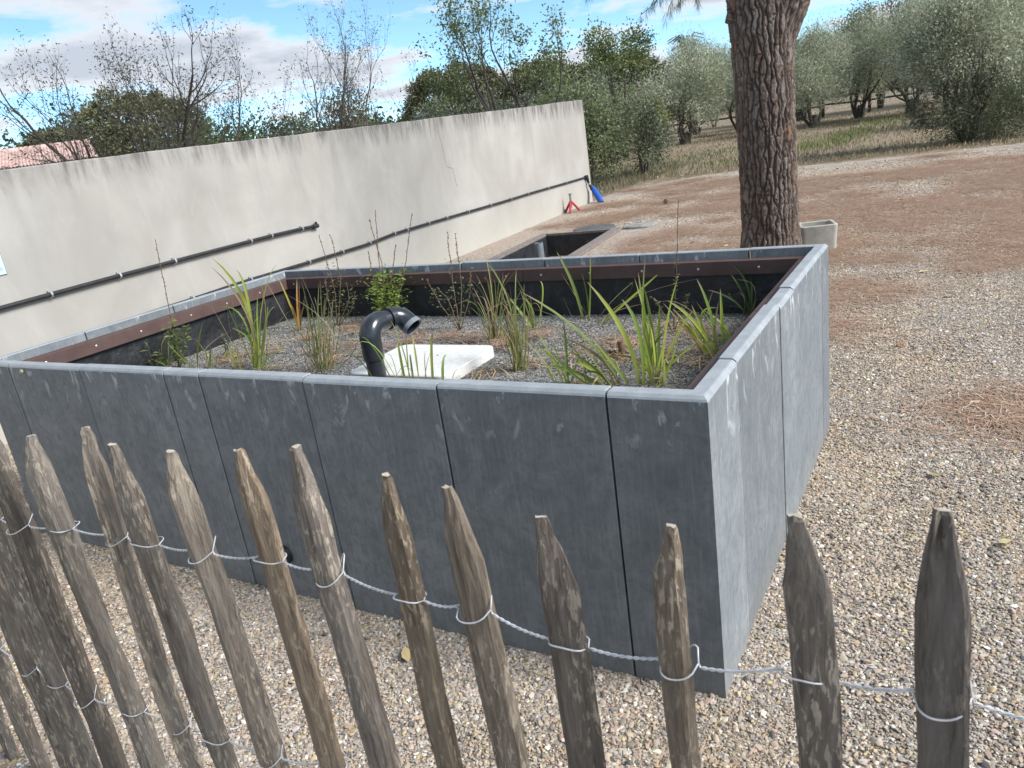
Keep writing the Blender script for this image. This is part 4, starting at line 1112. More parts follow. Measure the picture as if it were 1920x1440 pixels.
for nm, base, blades in CLUMPS:
    r = np.random.default_rng(sum(map(ord, nm)))
    oname, label, kind, _k = INFO[nm]
    bx_, by_ = base[0], base[1]
    root = empty(oname, base); tag(root, label, 'reed' if kind == 'rush' else 'iris', 'water plants growing in the planter')
    allb = list(blades)
    if kind == 'rush':
        for _ in range(16):
            w0, p_ = blades[r.integers(len(blades))]; s_ = r.uniform(.5, 1.0); off = r.normal(0, .018, 3) * (1, 1, 0)
            allb.append((w0 * .8, [tuple(np.array(p_[0]) + off), tuple(np.array(p_[0]) + off + (np.array(p_[1]) - p_[0]) * s_ + r.normal(0, .012, 3)), tuple(np.array(p_[0]) + off + (np.array(p_[2]) - p_[0]) * s_ + r.normal(0, .03, 3))]))
    elif kind == 'iris' and len(blades) > 5 and nm != 'iris_l':
        for _ in range(14):
            w0, p_ = blades[r.integers(len(blades))]; s_ = r.uniform(.35, .95); off = r.normal(0, .03, 3) * (1, 1, 0)
            allb.append((w0 * .7, [tuple(np.array(p_[0]) + off), tuple(np.array(p_[0]) + off + (np.array(p_[1]) - p_[0]) * s_), tuple(np.array(p_[0]) + off + (np.array(p_[2]) - p_[0]) * s_ + r.normal(0, .05, 3))]))
    nmain = len(allb)
    for _ in range(7):                                                  # thin dry stems, some bent over
        w0, p_ = blades[r.integers(len(blades))]; s_ = r.uniform(.5, 1.05); off = r.normal(0, .03, 3) * (1, 1, 0); b0 = np.array(p_[0]) + off
        m1 = b0 + (np.array(p_[1]) - p_[0]) * s_ + r.normal(0, .03, 3); m2 = b0 + (np.array(p_[2]) - p_[0]) * s_ + r.normal(0, .09, 3) - (0, 0, abs(r.normal(0, .05)))
        allb.append((.003, [tuple(b0), tuple(m1), tuple(m2)]))
    for bi, (w, p) in enumerate(allb):
        p = np.array(p, float)
        lim = np.array((bx_, by_, 0))
        for q in p:                                                     # bases stay inside the planter
            q[0] = min(max(q[0], ix0 + .06 - bx_), ix1 - .05 - bx_) if q[2] < .05 else q[0]
            q[1] = min(max(q[1], iy0 + .06 - by_), iy1 - .05 - by_) if q[2] < .05 else q[1]
        pal = IRIS if kind == 'iris' else RUSH
        c1 = pal[r.integers(len(pal))]
        if kind == 'yellow': c1 = [(.36, .31, .05), (.30, .29, .06), (.38, .20, .07)][r.integers(3)]
        if kind == 'rush' and r.random() < .2: c1 = STRA[r.integers(2)]
        if kind == 'iris' and bi >= len(blades) and r.random() < .3: c1 = STRA[r.integers(2)]
        if bi >= nmain: c1 = [(.36, .28, .17), (.26, .20, .11), (.20, .24, .10), (.44, .35, .23)][r.integers(4)]
        if _k == 3 and bi < nmain: c1 = (.085, .15, .06)
        c0 = tuple(.5 * a + .5 * b for a, b in zip(c1, (.30, .30, .13)))
        link('blade', blade_mesh(p, w, r, c0, c1, TIPC if r.random() < .7 else c1), M['blade'], root)

def leafquads(r, P, D, L_, W_, cols, droop=0.0):
    """many small leaves: base P, direction D"""
    P = np.asarray(P, float); n = len(P)
    D = np.asarray(D, float); D /= np.linalg.norm(D, axis=1)[:, None] + 1e-9
    rv = r.normal(0, 1, (n, 3)); S = np.cross(D, rv); S /= np.linalg.norm(S, axis=1)[:, None] + 1e-9
    L_ = L_ * r.uniform(.65, 1.25, n)[:, None]; W_ = W_ * r.uniform(.7, 1.2, n)[:, None]
    mid = P + D * L_ * .5; tip = P + D * L_ + np.array([0, 0, -1.0]) * droop * L_
    V = np.stack([P, mid + S * W_ / 2, tip, mid - S * W_ / 2], 1).reshape(-1, 3)
    F = (np.arange(n * 4)).reshape(-1, 4)
    return V, F, np.repeat(cols, 4, axis=0)

STEMS = [
    ('loo1', (-2.569,1.831,0.63), [
        [(-0.02,-0.012,0.003),(0.029,0.018,0.355),(0.06,0.037,0.69)],
        [(0.0,0.0,0.0),(0.046,0.028,0.352),(0.022,0.014,0.649)],
        [(0.017,0.01,-0.003),(0.082,0.051,0.279),(0.132,0.081,0.469)],
        [(0.008,0.005,-0.001),(0.161,0.099,0.332),(0.243,0.15,0.644)],
        [(-0.011,-0.007,0.002),(-0.014,-0.009,0.296),(-0.015,-0.009,0.461)],
        [(0.022,0.014,-0.004),(0.119,0.073,0.206),(0.153,0.094,0.334)],
    ]),
    ('loo2', (-3.346,0.885,0.63), [
        [(0.0,0.0,0.0),(0.027,0.017,0.283),(0.055,0.034,0.743)],
        [(0.0,0.0,0.0),(0.056,0.035,0.151),(0.09,0.056,0.241)],
        [(-0.005,-0.003,0.001),(0.006,0.004,0.16),(-0.009,-0.005,0.242)],
    ]),
    ('loo3', (-2.914,1.757,0.63), [
        [(0.006,0.004,-0.001),(0.038,0.024,0.246),(0.014,0.009,0.587)],
        [(0.006,0.004,-0.001),(0.078,0.048,0.273),(0.075,0.046,0.577)],
        [(0.011,0.007,-0.002),(0.103,0.063,0.165),(0.106,0.066,0.268)],
        [(0.0,0.0,0.0),(-0.011,-0.007,0.185),(-0.003,-0.002,0.305)],
        [(0.011,0.007,-0.002),(0.105,0.065,0.095),(0.148,0.091,0.209)],
    ]),
    ('loo4', (-1.903,1.674,0.63), [
        [(0.0,0.0,0.0),(0.003,0.002,0.247),(0.017,0.011,0.566)],
        [(0.0,0.0,0.0),(0.043,0.027,0.241),(0.051,0.032,0.543)],
        [(0.0,0.0,0.0),(-0.072,-0.045,0.169),(-0.116,-0.071,0.313)],
        [(0.0,0.0,0.0),(0.07,0.043,0.175),(0.095,0.059,0.322)],
        [(0.0,0.0,0.0),(-0.03,-0.019,0.192),(-0.072,-0.044,0.26)],
    ]),
    ('loo5', (-0.640,1.646,0.63), [
        [(0.0,0.0,0.0),(0.031,0.019,0.321),(0.058,0.036,0.633)],
        [(0.0,0.0,0.0),(-0.043,-0.026,0.127),(-0.072,-0.044,0.185)],
        [(0.0,0.0,0.0),(0.049,0.03,0.111),(0.075,0.046,0.185)],
    ]),
    ('loo6', (-4.252,0.805,0.63), [
        [(0.0,0.0,0.0),(0.008,0.005,0.104),(0.014,0.009,0.201)],
        [(0.011,0.007,-0.002),(0.045,0.028,0.08),(0.059,0.036,0.113)],
    ]),
    ('loo7', (-3.166,1.076,0.63), [
        [(0.0,0.0,0.0),(0.009,0.006,0.103),(0.003,0.002,0.175)],
        [(0.0,0.0,0.0),(0.03,0.018,0.1),(0.024,0.015,0.149)],
    ]),
    ('loo8', (-3.981,0.829,0.63), [
        [(0.0,0.0,0.0),(0.001,0.001,0.027),(0.005,0.003,0.061)],
        [(0.008,0.005,-0.001),(0.023,0.014,0.024),(0.034,0.021,0.042)],
    ]),
]
SINFO = {
 'loo1': ('bright leafy loosestrife with tall seed spikes behind the vent pipe', (.25, .33, .075), 760, .036, True, .46),
 'loo2': ('single tall brown seed spike with leafy base at the left of the planter', (.17, .22, .08), 170, .042, True, .5),
 'loo3': ('dry branching loosestrife left of the vent pipe by the far liner', (.20, .23, .09), 280, .024, True, .75),
 'loo4': ('thin branching loosestrife with sparse leaves at the middle of the far side', (.19, .23, .10), 250, .022, True, .75),
 'loo5': ('lone tall stalk with whorls of dry leaves at the right of the far side', (.20, .19, .075), 130, .022, False, .62),
 'loo6': ('small mint-leaved sprig peeping over the rim at the left end', (.16, .22, .07), 14, .05, False, 1.0),
 'loo7': ('short grey-green herb right of the single seed spike', (.15, .19, .10), 46, .03, False, 1.0),
 'loo8': ('tiny leafy weed just showing above the front rim at the left', (.14, .19, .07), 14, .03, False, 1.0),
}
for nm, base, stems in STEMS:
    r = np.random.default_rng(sum(map(ord, nm)) + 5)
    label, lc, nl, ll, spikes, leafz = SINFO[nm]
    bx_ = min(max(base[0], ix0 + .07), ix1 - .07)
    by_ = min(max(base[1], iy0 + .07), iy1 - .06)
    # keep the line of sight when the base is moved in
    root = empty('leafy_plant', (bx_, by_, base[2])); tag(root, label, 'plant', 'water plants growing in the planter')
    LP, LD = [], []
    for st in stems:
        P = np.array(st, float)
        t_ = np.linspace(0, len(P) - 1, 12)
        Q = np.stack([np.interp(t_, range(len(P)), P[:, k]) for k in range(3)], 1) + r.normal(0, .002, (12, 3))
        ln = np.linalg.norm(P[-1] - P[0])
        mb = MB(); mb.tube(Q, np.linspace(.0034, .0015, 12) * (1 if ln > .15 else .7), 5); mb.build('stem', M['deadwood'] if spikes else M['branch'], root, True)
        if spikes and ln > .3:
            mb = MB()
            for k in range(46):
                f = r.uniform(.58, 1.0) * 11; i = int(f); i = min(i, 10)
                p = Q[i] + (Q[i + 1] - Q[i]) * (f - i); a = r.uniform(0, 6.28)
                d = np.array((math.cos(a), math.sin(a), .7)) * r.uniform(.004, .008)
                mb.tube([p, p + d * .6, p + d], [.0016, .0024, .0008], 4, False)
            mb.build('seed_spike', M['deadwood'], root)
        k_ = max(4, int(nl / len(stems)))
        for k in range(k_):
            f = r.uniform(.08 if ln > .15 else .3, min(leafz, 1) if ln > .3 else 1.0) * 11; i = min(int(f), 10)
            p = Q[i] + (Q[i + 1] - Q[i]) * (f - i); a = r.uniform(0, 6.28)
            if nm in ('loo1', 'loo3', 'loo4') and r.random() < .7: p = p + r.normal(0, .034, 3) * (1, 1, .6)
            LP.append(p); LD.append((math.cos(a), math.sin(a), r.uniform(-.1, .9)))
    C_ = np.array(lc)[None] * (1 + r.normal(0, .22, (len(LP), 1))) * (1 + r.normal(0, .08, (len(LP), 3)))
    V, F, C4 = leafquads(r, LP, LD, ll, ll * .3, np.clip(C_, .02, .6), .15)
    o = link('foliage', fmesh('foliage', V, F, C4), M['blade'], root); o['kind'] = 'stuff'
# cut-down stump among dead stems
root = empty('cut_stump', (-.778, 1.261, GZ)); tag(root, 'cut-back woody stump with one upright stub amid the straw', 'stump')
mb = MB(); mb.tube([(0.02, 0, -.01), (.022, .004, .04), (.02, .002, .078)], [.017, .015, .0155], 9); mb.build('stub', M['deadwood'], root, True, 50)
mb = MB(); r = np.random.default_rng(2)
for k in range(26):
    a = r.uniform(0, 6.28); l_ = r.uniform(.03, .075); b0 = r.normal(0, .02, 2) + (-.02, 0)
    mb.tube([(b0[0], b0[1], 0), (b0[0] + l_ * .5 * math.cos(a), b0[1] + l_ * .5 * math.sin(a), r.uniform(.012, .03)), (b0[0] + l_ * math.cos(a), b0[1] + l_ * math.sin(a), r.uniform(.0, .02))], [.005, .004, .002], 5)
mb.build('dead_roots', M['deadwood'], root)

# ------------------------------------------------------------------ chestnut paling fence
fence = empty('paling_fence', (0, -1.0, 0))
tag(fence, 'chestnut paling fence of pointed weathered pickets tied with twisted wire', 'fence')
YF = -1.0
#          xtip   ztip   lean   width depth  yaw
PK = [(-3.12, 1.18, -.01, .05, .034, .3), (-2.94, 1.20, .01, .052, .033, .4), (-2.76, 1.17, -.015, .05, .034, .2), (-2.58, 1.2, .0, .05, .034, .45), (-2.40, 1.19, -.02, .055, .034, .3), (-2.21, 1.17, .01, .05, .032, .5), (-2.02, 1.20, -.01, .052, .034, .2), (-1.83, 1.18, .0, .050, .034, .55), (-1.655, 1.19, -.012, .050, .032, .4),
      (-1.522, 1.17, .0, .048, .033, .5), (-1.402, 1.215, -.005, .064, .042, .25),
      (-1.232, 1.169, -.055, .052, .040, .65), (-.999, 1.209, .004, .052, .034, .35), (-.898, 1.184, -.055, .062, .036, .25),
      (-.708, 1.189, -.055, .050, .038, .4), (-.537, 1.201, -.035, .050, .036, .25), (-.395, 1.218, -.048, .049, .034, .3),
      (-.207, 1.192, -.010, .044, .030, .15), (-.100, 1.177, -.046, .049, .034, .1), (.068, 1.152, -.028, .048, .034, .1),
      (.233, 1.164, -.030, .041, .031, -.1), (.393, 1.202, -.040, .044, .034, -.15), (.542, 1.229, -.028, .044, .036, -.2),
      (.72, 1.19, -.02, .046, .034, 0), (.88, 1.21, .01, .045, .033, 0), (1.05, 1.18, -.01, .046, .034, .1), (1.21, 1.2, .01, .047, .033, -.1), (1.38, 1.17, -.015, .045, .034, .1), (1.55, 1.21, 0, .048, .033, 0)]
def picket_mesh(w, d, ztip, lean, yaw, r):
    ns = 8; w = w * 1.16
    ang = np.sort(np.linspace(0, 2 * math.pi, ns, endpoint=False) + r.uniform(0, .7) + r.normal(0, .2, ns))
    rx = (w / 2) * (1.04 + r.normal(0, .10, ns)); ry = (d / 2) * (1 + r.normal(0, .16, ns))
    flat = r.uniform(.45, .85)                                       # cleft face is flatter at the back
    cxs = np.cos(ang) * rx; cys = np.where(np.sin(ang) > 0, np.sin(ang) * ry * flat, np.sin(ang) * ry)
    tl = r.uniform(.085, .13)
    zz = np.concatenate([np.linspace(-.06, ztip - tl, 16), ztip - tl * np.array([.72, .45, .2, .05, 0])])
    sc = np.concatenate([np.ones(16), np.array([.88, .66, .46, .37, .30])])
    tipx = r.normal(0, .006)
    wx = np.cumsum(r.normal(0, .0014, len(zz))); wy = np.cumsum(r.normal(0, .0016, len(zz)))
    c, s = math.cos(yaw), math.sin(yaw)
    V = []
    for k, z in enumerate(zz):
        f = 1 + .05 * math.sin(z * 9 + yaw * 7) + r.normal(0, .012)
        x = cxs * sc[k] * f + (tipx * (1 - sc[k]) if k > 15 else 0) + r.normal(0, .0007, ns)
        y = cys * (sc[k] ** .8) * f + r.normal(0, .0007, ns)
        if k > 15: y = y + (1 - sc[k]) * d * .12
        X = c * x - s * y; Y = s * x + c * y
        off = (z - ztip) * lean
        zj = z + (r.normal(0, .0015, ns) if k > 15 else 0)
        V.append(np.stack([X + off + wx[k] - wx[-1], Y + wy[k] - wy[-1], np.broadcast_to(zj, ns)], 1))
    n = len(zz)
    F = [(k * ns + j, k * ns + (j + 1) % ns, (k + 1) * ns + (j + 1) % ns, (k + 1) * ns + j) for k in range(n - 1) for j in range(ns)]
    F += [tuple(range(ns - 1, -1, -1)), tuple(range((n - 1) * ns, n * ns))]
    me = fmesh('picket', np.concatenate(V), F, smooth=True, sharp=22)
    me.materials.append(M['wood']); me.materials.append(M['cutwood'])
    me.polygons[len(F) - 1].material_index = 1
    return me
rp = np.random.default_rng(77)
pk_y = []
for (xt, zt_, ln_, w, d, yw) in PK:
    yo = rp.normal(0, .006); pk_y.append(yo)
    o = link('picket', picket_mesh(w, d, zt_, ln_, yw, rp), None, fence, (xt, yo, 0))
    tn = {.542: (.62, .60, .59), .393: (.64, .61, .58), .068: (.62, .58, .55), .233: (.78, .70, .60), -.1: (.80, .74, .66), -.207: (.92, .78, .62), -.395: (.92, .86, .80), -.537: (1.0, .86, .70), -.708: (1.18, 1.10, 1.0), -1.402: (.62, .58, .54)}.get(xt)
    g_ = rp.uniform(.65, .95); tn = tn or (g_, g_ * .95, g_ * .89)
    o.color = (*tn, 1)
# wires: two strands twisted between the pickets, one passing in front and one behind each picket
def wire(zf, seed):
    r = np.random.default_rng(seed)
    rs_, rh = .00125, .00135
    A, B = [], []
    for i, (xt, zt_, ln_, w, d, yw) in enumerate(PK):
        z = zf(xt); xc = xt + (z - zt_) * ln_; y = pk_y[i]
        hw = math.hypot(w * 1.16 / 2 * math.cos(yw), d / 2 * math.sin(yw)) + .003; d = 2 * math.hypot(w * 1.16 / 2 * math.sin(yw), d / 2 * math.cos(yw)) + .002
        big = (i % 2 == 0)
        dipA = -r.uniform(.008, .016) if big else r.uniform(.004, .009)
        upB = r.uniform(.02, .034) if big else .004
        for f in np.linspace(-1, 1, 13):
            e = math.sqrt(max(0, 1 - abs(f) ** 3))
            A.append((xc + f * hw, y - (d / 2 * 1.06 + .003) * e, z + dipA * (1 - f * f) ** .6 + (0.006 * f if big else 0)))
            B.append((xc + f * hw * (1 + .05 * e), y + (d / 2 * 1.0 + .003) * e, z + upB * max(0, 1 - (f - .75) ** 2 * 2.2) * (1 if f < .98 else .35)))
        if i < len(PK) - 1:
            xt2, zt2, ln2, w2, d2, yw2 = PK[i + 1]
            z2 = zf(xt2); x2 = xt2 + (z2 - zt2) * ln2 - math.hypot(w2 * 1.16 / 2 * math.cos(yw2), d2 / 2 * math.sin(yw2)) - .003
            x1 = xc + hw; L_ = x2 - x1
            if L_ < .012: continue
            k = max(1, round(L_ / .021)); n = k * 10
            for f in np.linspace(0, 1, n + 1)[1:-1]:
                th = 2 * math.pi * k * f
                zc = z + (z2 - z) * f - .006 * 4 * f * (1 - f); yc = y + (pk_y[i + 1] - y) * f
                A.append((x1 + L_ * f, yc - rh * math.cos(th), zc + rh * math.sin(th)))
                B.append((x1 + L_ * f, yc + rh * math.cos(th), zc - rh * math.sin(th)))
    root = empty('wire'); root.parent = fence
    for S in (A, B):
        mb = MB(); mb.tube(S, rs_, 6); mb.build('strand', M['wire'], root, True)
zx = [-2.4, -1.42, -1.28, -1.05, -.74, -.5, -.30, -.10, -.05, .10, .27, .376, .53, .63, .9]
zz_ = [.93, .925, .938, .95, .978, .982, .978, .965, .945, .945, .957, .985, .995, .99, .985]
wire(lambda x: float(np.interp(x, zx, zz_)), 1)
zx2 = [-2.4, -1.8, -1.54, -1.44, -1.16, -.99, -.82, -.72, -.6, .9]; zz2 = [.46, .46, .425, .41, .437, .453, .483, .492, .498, .51]
wire(lambda x: float(np.interp(x, zx2, zz2)), 2)

# ------------------------------------------------------------------ concrete pot by the pine
pot = empty('concrete_pot', (-.80, 6.98, 0), rad(18))
tag(pot, 'square grey concrete pot with rounded corners beside the pine trunk', 'pot')
def rr_ring(hx, hy, rc, z, n=5):
    q = []
    for (cx, cy, a0) in ((hx - rc, hy - rc, 0), (-hx + rc, hy - rc, 90), (-hx + rc, -hy + rc, 180), (hx - rc, -hy + rc, 270)):
        for k in range(n):
            a = rad(a0 + 90 / (n - 1) * k); q.append((cx + rc * math.cos(a), cy + rc * math.sin(a), z))
    return q
rings = [rr_ring(.175, .165, .045, 0), rr_ring(.188, .178, .045, .25), rr_ring(.19, .18, .045, .268), rr_ring(.185, .175, .042, .276), rr_ring(.158, .148, .03, .276), rr_ring(.152, .142, .03, .268), rr_ring(.145, .135, .03, .05)]
n = len(rings[0]); V = [p for r in rings for p in r]
F = [(k * n + j, k * n + (j + 1) % n, (k + 1) * n + (j + 1) % n, (k + 1) * n + j) for k in range(len(rings) - 1) for j in range(n)] + [tuple(range(n - 1, -1, -1)), tuple(range((len(rings) - 1) * n, len(rings) * n))]
link('pot_body', fmesh('pot_body', V, F, smooth=True, sharp=35), M['concrete'], pot)

# ------------------------------------------------------------------ big pine: trunk with bark plates, fork, needles
def bark_tube(P, R, nu, nv, seed, cw=.036, chh=.12, depth=.024, phase=0.0):
    r = np.random.default_rng(seed)
    P = np.asarray(P, float); R = np.asarray(R, float)
    seg = np.linalg.norm(np.diff(P, axis=0), axis=1); s = np.concatenate([[0], np.cumsum(seg)])
    sv = np.linspace(0, s[-1], nv)
    C_ = np.stack([np.interp(sv, s, P[:, k]) for k in range(3)], 1); Rv = np.interp(sv, s, R)
    # smooth axis
    for _ in range(12): C_[1:-1] = (C_[:-2] + 2 * C_[1:-1] + C_[2:]) / 4; Rv[1:-1] = (Rv[:-2] + 2 * Rv[1:-1] + Rv[2:]) / 4
    T = np.gradient(C_, axis=0); T /= np.linalg.norm(T, axis=1)[:, None]
    N0 = np.cross(np.array([0, 1.0, 0]), T); N0 /= np.linalg.norm(N0, axis=1)[:, None]; B0 = np.cross(T, N0)
    circ = 2 * math.pi * Rv.mean()
    # bark plates: wandering vertical fissures, broken across here and there
    nl = max(8, int(circ / cw))
    def smooth_noise(n, step, amp):
        k = int(s[-1] / step) + 3
        return np.stack([np.interp(sv, np.arange(k) * step, r.normal(0, amp, k)) for _ in range(n)])
    lines = (np.arange(nl)[:, None] + .5) * circ / nl + smooth_noise(nl, .11, cw * .30) + smooth_noise(nl, .035, cw * .12)
    lines = np.sort(lines, axis=0)
    wid = np.abs(smooth_noise(nl, .09, 1.0)) * .0045 + .0022
    brk = [np.cumsum(r.uniform(chh * .35, chh * 1.9, int(s[-1] / (chh * .5)) + 4)) - r.uniform(0, chh) for _ in range(nl + 1)]
    ua = np.arange(nu) * circ / nu
    E_, ID = np.zeros((nv, nu)), np.zeros((nv, nu), int)
    for j in range(nv):
        L_ = lines[:, j]; ext = np.concatenate([[L_[-1] - circ], L_, [L_[0] + circ]]); we = np.concatenate([[wid[-1, j]], wid[:, j], [wid[0, j]]])
        i = np.clip(np.searchsorted(ext, ua) - 1, 0, nl)
        dl = ua - ext[i]; dr = ext[i + 1] - ua
        el = np.clip((dl / we[i] - .25) / 2.0, 0, 1); er = np.clip((dr / we[i + 1] - .25) / 2.0, 0, 1)
        strip = i % nl
        vv = sv[j] + .010 * np.sin(ua * 130 + strip * 2.1) + .006 * np.sin(ua * 310)
        seg = np.zeros(nu, int); db = np.zeros(nu)
        for q in np.unique(strip):
            m_ = strip == q; bb = brk[q]; k = np.clip(np.searchsorted(bb, vv[m_]), 1, len(bb) - 1)
            seg[m_] = k; db[m_] = np.minimum(np.abs(vv[m_] - bb[k - 1]), np.abs(bb[k] - vv[m_]))
        eb = np.clip((db / .0035 - .2) / 2.2, 0, 1) * .8 + .2
        E_[j] = np.minimum(np.minimum(el, er), eb); ID[j] = strip * 97 + seg
    e = E_.ravel(); e = e * e * (3 - 2 * e); id1 = ID.ravel() % 5003
    ccol = r.random(5003); chgt = r.uniform(.62, 1.0, 5003)
    U, Vv = np.meshgrid(ua, sv); U = U.ravel(); Vv = Vv.ravel()
    rough = .14 * np.sin(U * 260 + 4 * np.sin(Vv * 30) + ccol[id1] * 20) + .10 * np.sin(Vv * 210 + U * 60 + ccol[id1] * 9)
    disp = depth * (e * (chgt[id1] + rough) - .6) + r.normal(0, .0006, len(U))
    a = np.tile(np.arange(nu) * 2 * math.pi / nu + phase, nv)
    iv = np.repeat(np.arange(nv), nu)
    lump = 1 + .025 * np.sin(a * 2 + iv * .013) + .018 * np.sin(a * 5 + iv * .02)
    rr = Rv[iv] * lump + disp
    X = C_[iv] + (np.cos(a) * rr)[:, None] * N0[iv] + (np.sin(a) * rr)[:, None] * B0[iv]
    idx = np.arange(nu * nv).reshape(nv, nu)
    F = np.stack([idx[:-1], np.roll(idx[:-1], -1, 1), np.roll(idx[1:], -1, 1), idx[1:]], -1).reshape(-1, 4)
    pal = np.array([(.235, .200, .176), (.200, .164, .140), (.275, .243, .220), (.210, .158, .128), (.27, .165, .105)])
    sel = np.searchsorted([.45, .76, .88, .985], ccol)
    colr = pal[sel][id1]
    und = np.array((.088, .068, .057))
    colr = und[None] * (1 - e[:, None]) + colr * e[:, None]
    return X, F, colr
TX, TY = -1.17, 6.44
pine = empty('pine_tree', (TX, TY, 0))
tag(pine, 'large pine with thick furrowed grey-brown bark behind the planter', 'tree')
X, F, Cc = bark_tube([(0, 0, -.1), (0, 0, .35), (0, 0, 1.0), (-.005, 0, 1.7), (-.02, .02, 2.2), (-.05, .06, 2.7), (-.10, .12, 3.3), (-.14, .2, 4.5), (-.1, .3, 6.2), (0, .3, 8.6)],
                     [.33, .272, .264, .266, .285, .30, .235, .20, .16, .08], 240, 760, 31)
link('trunk', fmesh('trunk', X, F, Cc, smooth=True), M['bark'], pine)
X, F, Cc = bark_tube([(.02, 0, 1.75), (.08, .02, 2.15), (.22, .06, 2.5), (.42, .12, 2.85), (.72, .2, 3.3), (1.2, .3, 4.3), (1.5, .4, 6.2), (1.5, .4, 8.2)], [.19, .205, .20, .19, .17, .14, .11, .07], 130, 330, 32)
link('limb', fmesh('limb', X, F, Cc, smooth=True), M['bark'], pine)
X, F, Cc = bark_tube([(-.14, -.04, 2.36), (-.24, -.08, 2.39), (-.30, -.10, 2.41), (-.315, -.105, 2.415)], [.085, .075, .072, .066], 40, 30, 33, .03, .06, .008)
n = 40; Fl = [tuple(f) for f in F] + [tuple(range(29 * n, 30 * n))]
link('branch_stub', fmesh('branch_stub', X, Fl, Cc, smooth=True, sharp=50), M['bark'], pine)
def needle_tufts(r, P, D, per, L_, w, cols, cone=.8):
    P = np.repeat(np.asarray(P, float), per, axis=0); D = np.repeat(np.asarray(D, float), per, axis=0)
    D = D + r.normal(0, cone, D.shape)
    c = palette(r, len(P), cols, np.ones(len(cols)), .2)
    return leafquads(r, P, D, L_, w, c, .12)
PNC = [(.055, .085, .030), (.075, .11, .04), (.045, .065, .028), (.10, .12, .05)]
r = np.random.default_rng(41)
# drooping twigs seen at the top of the picture, hung on a low bough of the pine
tw = MB(); tp, td = [], []
hang = [((-1.40, 4.92, 2.62), (-1.79, 4.78, 2.40)), ((-1.45, 4.9, 2.62), (-1.60, 4.85, 2.36)), ((-1.36, 4.93, 2.62), (-1.36, 4.92, 2.42)), ((-1.5, 4.88, 2.62), (-1.70, 4.80, 2.46)), ((-2.05, 4.68, 2.72), (-2.18, 4.63, 2.62)), ((-1.42, 4.91, 2.60), (-1.50, 4.88, 2.43))]
for a, b in hang:
    a = np.array(a) - (TX, TY, 0); b = np.array(b) - (TX, TY, 0)
    Q = [a + (b - a) * f + np.array((0, 0, .03 * math.sin(f * 3.1))) + r.normal(0, .006, 3) for f in np.linspace(0, 1, 7)]
    tw.tube(Q, np.linspace(.0055, .0022, 7), 5)
    for f in np.linspace(.25, 1, 9):
        p = a + (b - a) * f; tp.append(p + r.normal(0, .01, 3)); td.append((b - a) / np.linalg.norm(b - a) * .5 + np.array((0, 0, -.9)))
tw.tube([(-.1, .15, 4.2), (-.15, -.5, 3.5), (-.20, -1.1, 2.95), (-.25, -1.5, 2.64)], [.03, .022, .012, .007], 6)
tw.tube([(-.20, -1.1, 2.95), (-.55, -1.4, 2.84), (-.88, -1.76, 2.72)], [.012, .009, .006], 6)
tw.build('low_bough', M['branch'], pine, True)
V, F, C4 = needle_tufts(r, tp, td, 15, .085, .0022, PNC, .55)
o = link('low_needles', fmesh('low_needles', V, F, C4), M['pine_leaf'], pine); o['kind'] = 'stuff'
# crown high above the frame
cp, cd = [], []
cr = MB()
for k in range(40):
    a = r.uniform(0, 6.28); rr = 2.6 * math.sqrt(r.random()); z = 9.2 + 1.9 * math.sqrt(max(0, 1 - (rr / 2.8) ** 2)) * r.uniform(.5, 1.05)
    p = np.array((.5 + rr * math.cos(a), .4 + rr * math.sin(a), z))
    s0 = np.array((0, .3, 8.3)) if r.random() < .5 else np.array((1.5, .4, 8.0))
    cr.tube([s0, (s0 + p) / 2 + (0, 0, .3), p], [.05, .03, .012], 5)
    for _ in range(26): cp.append(p + r.normal(0, .36, 3) * (1, 1, .55)); cd.append(r.normal(0, .5, 3) + (0, 0, .7))
cr.build('crown_boughs', M['branch'], pine, True)
V, F, C4 = needle_tufts(r, cp, cd, 12, .17, .012, PNC, .9)
o = link('crown', fmesh('crown', V, F, C4), M['pine_leaf'], pine); o['kind'] = 'stuff'

# ------------------------------------------------------------------ trees: branching skeletons and leaf clouds
def grow(r, p, d, ln, rad_, lvl, maxl, tubes, tips, up=.15, wander=.22, kids=(3, 5), ratio=.62, ang=.65):
    n = 5 if lvl < maxl else 4
    P = [p]; dd = d / np.linalg.norm(d); dirs = [dd]
    for k in range(n):
        dd = dd + r.normal(0, wander, 3) * .6 + np.array((0, 0, up * .35)); dd /= np.linalg.norm(dd)
        P.append(P[-1] + dd * ln / n); dirs.append(dd)
    R = np.linspace(rad_, rad_ * (.55 if lvl < maxl else .35), n + 1)
    tubes.append((np.array(P), R, 6 if lvl < 2 else (4 if lvl < maxl else 3)))
    if lvl >= maxl:
        for k in range(1, n + 1): tips.append((P[k], dirs[k]))
        return
    if lvl == maxl - 1:
        for k in range(3, n + 1): tips.append((P[k], dirs[k]))
    nk = r.integers(kids[0], kids[1] + 1)
    for k in range(nk):
        f = r.uniform(.25, 1.0) if k else 1.0
        i = min(int(f * n), n - 1); q = P[i] + (P[i + 1] - P[i]) * (f * n - i)
        base = dirs[i + 1]
        a = r.normal(0, 1, 3); a -= base * np.dot(a, base); a /= np.linalg.norm(a) + 1e-9
        th = abs(r.normal(ang, .2)) * (1 if k else .4)
        nd = base * math.cos(th) + a * math.sin(th) + np.array((0, 0, up))
        grow(r, q, nd, ln * ratio * r.uniform(.75, 1.2), R[i + 1] * (.55 if k else .8), lvl + 1, maxl, tubes, tips, up, wander, kids, ratio, ang)
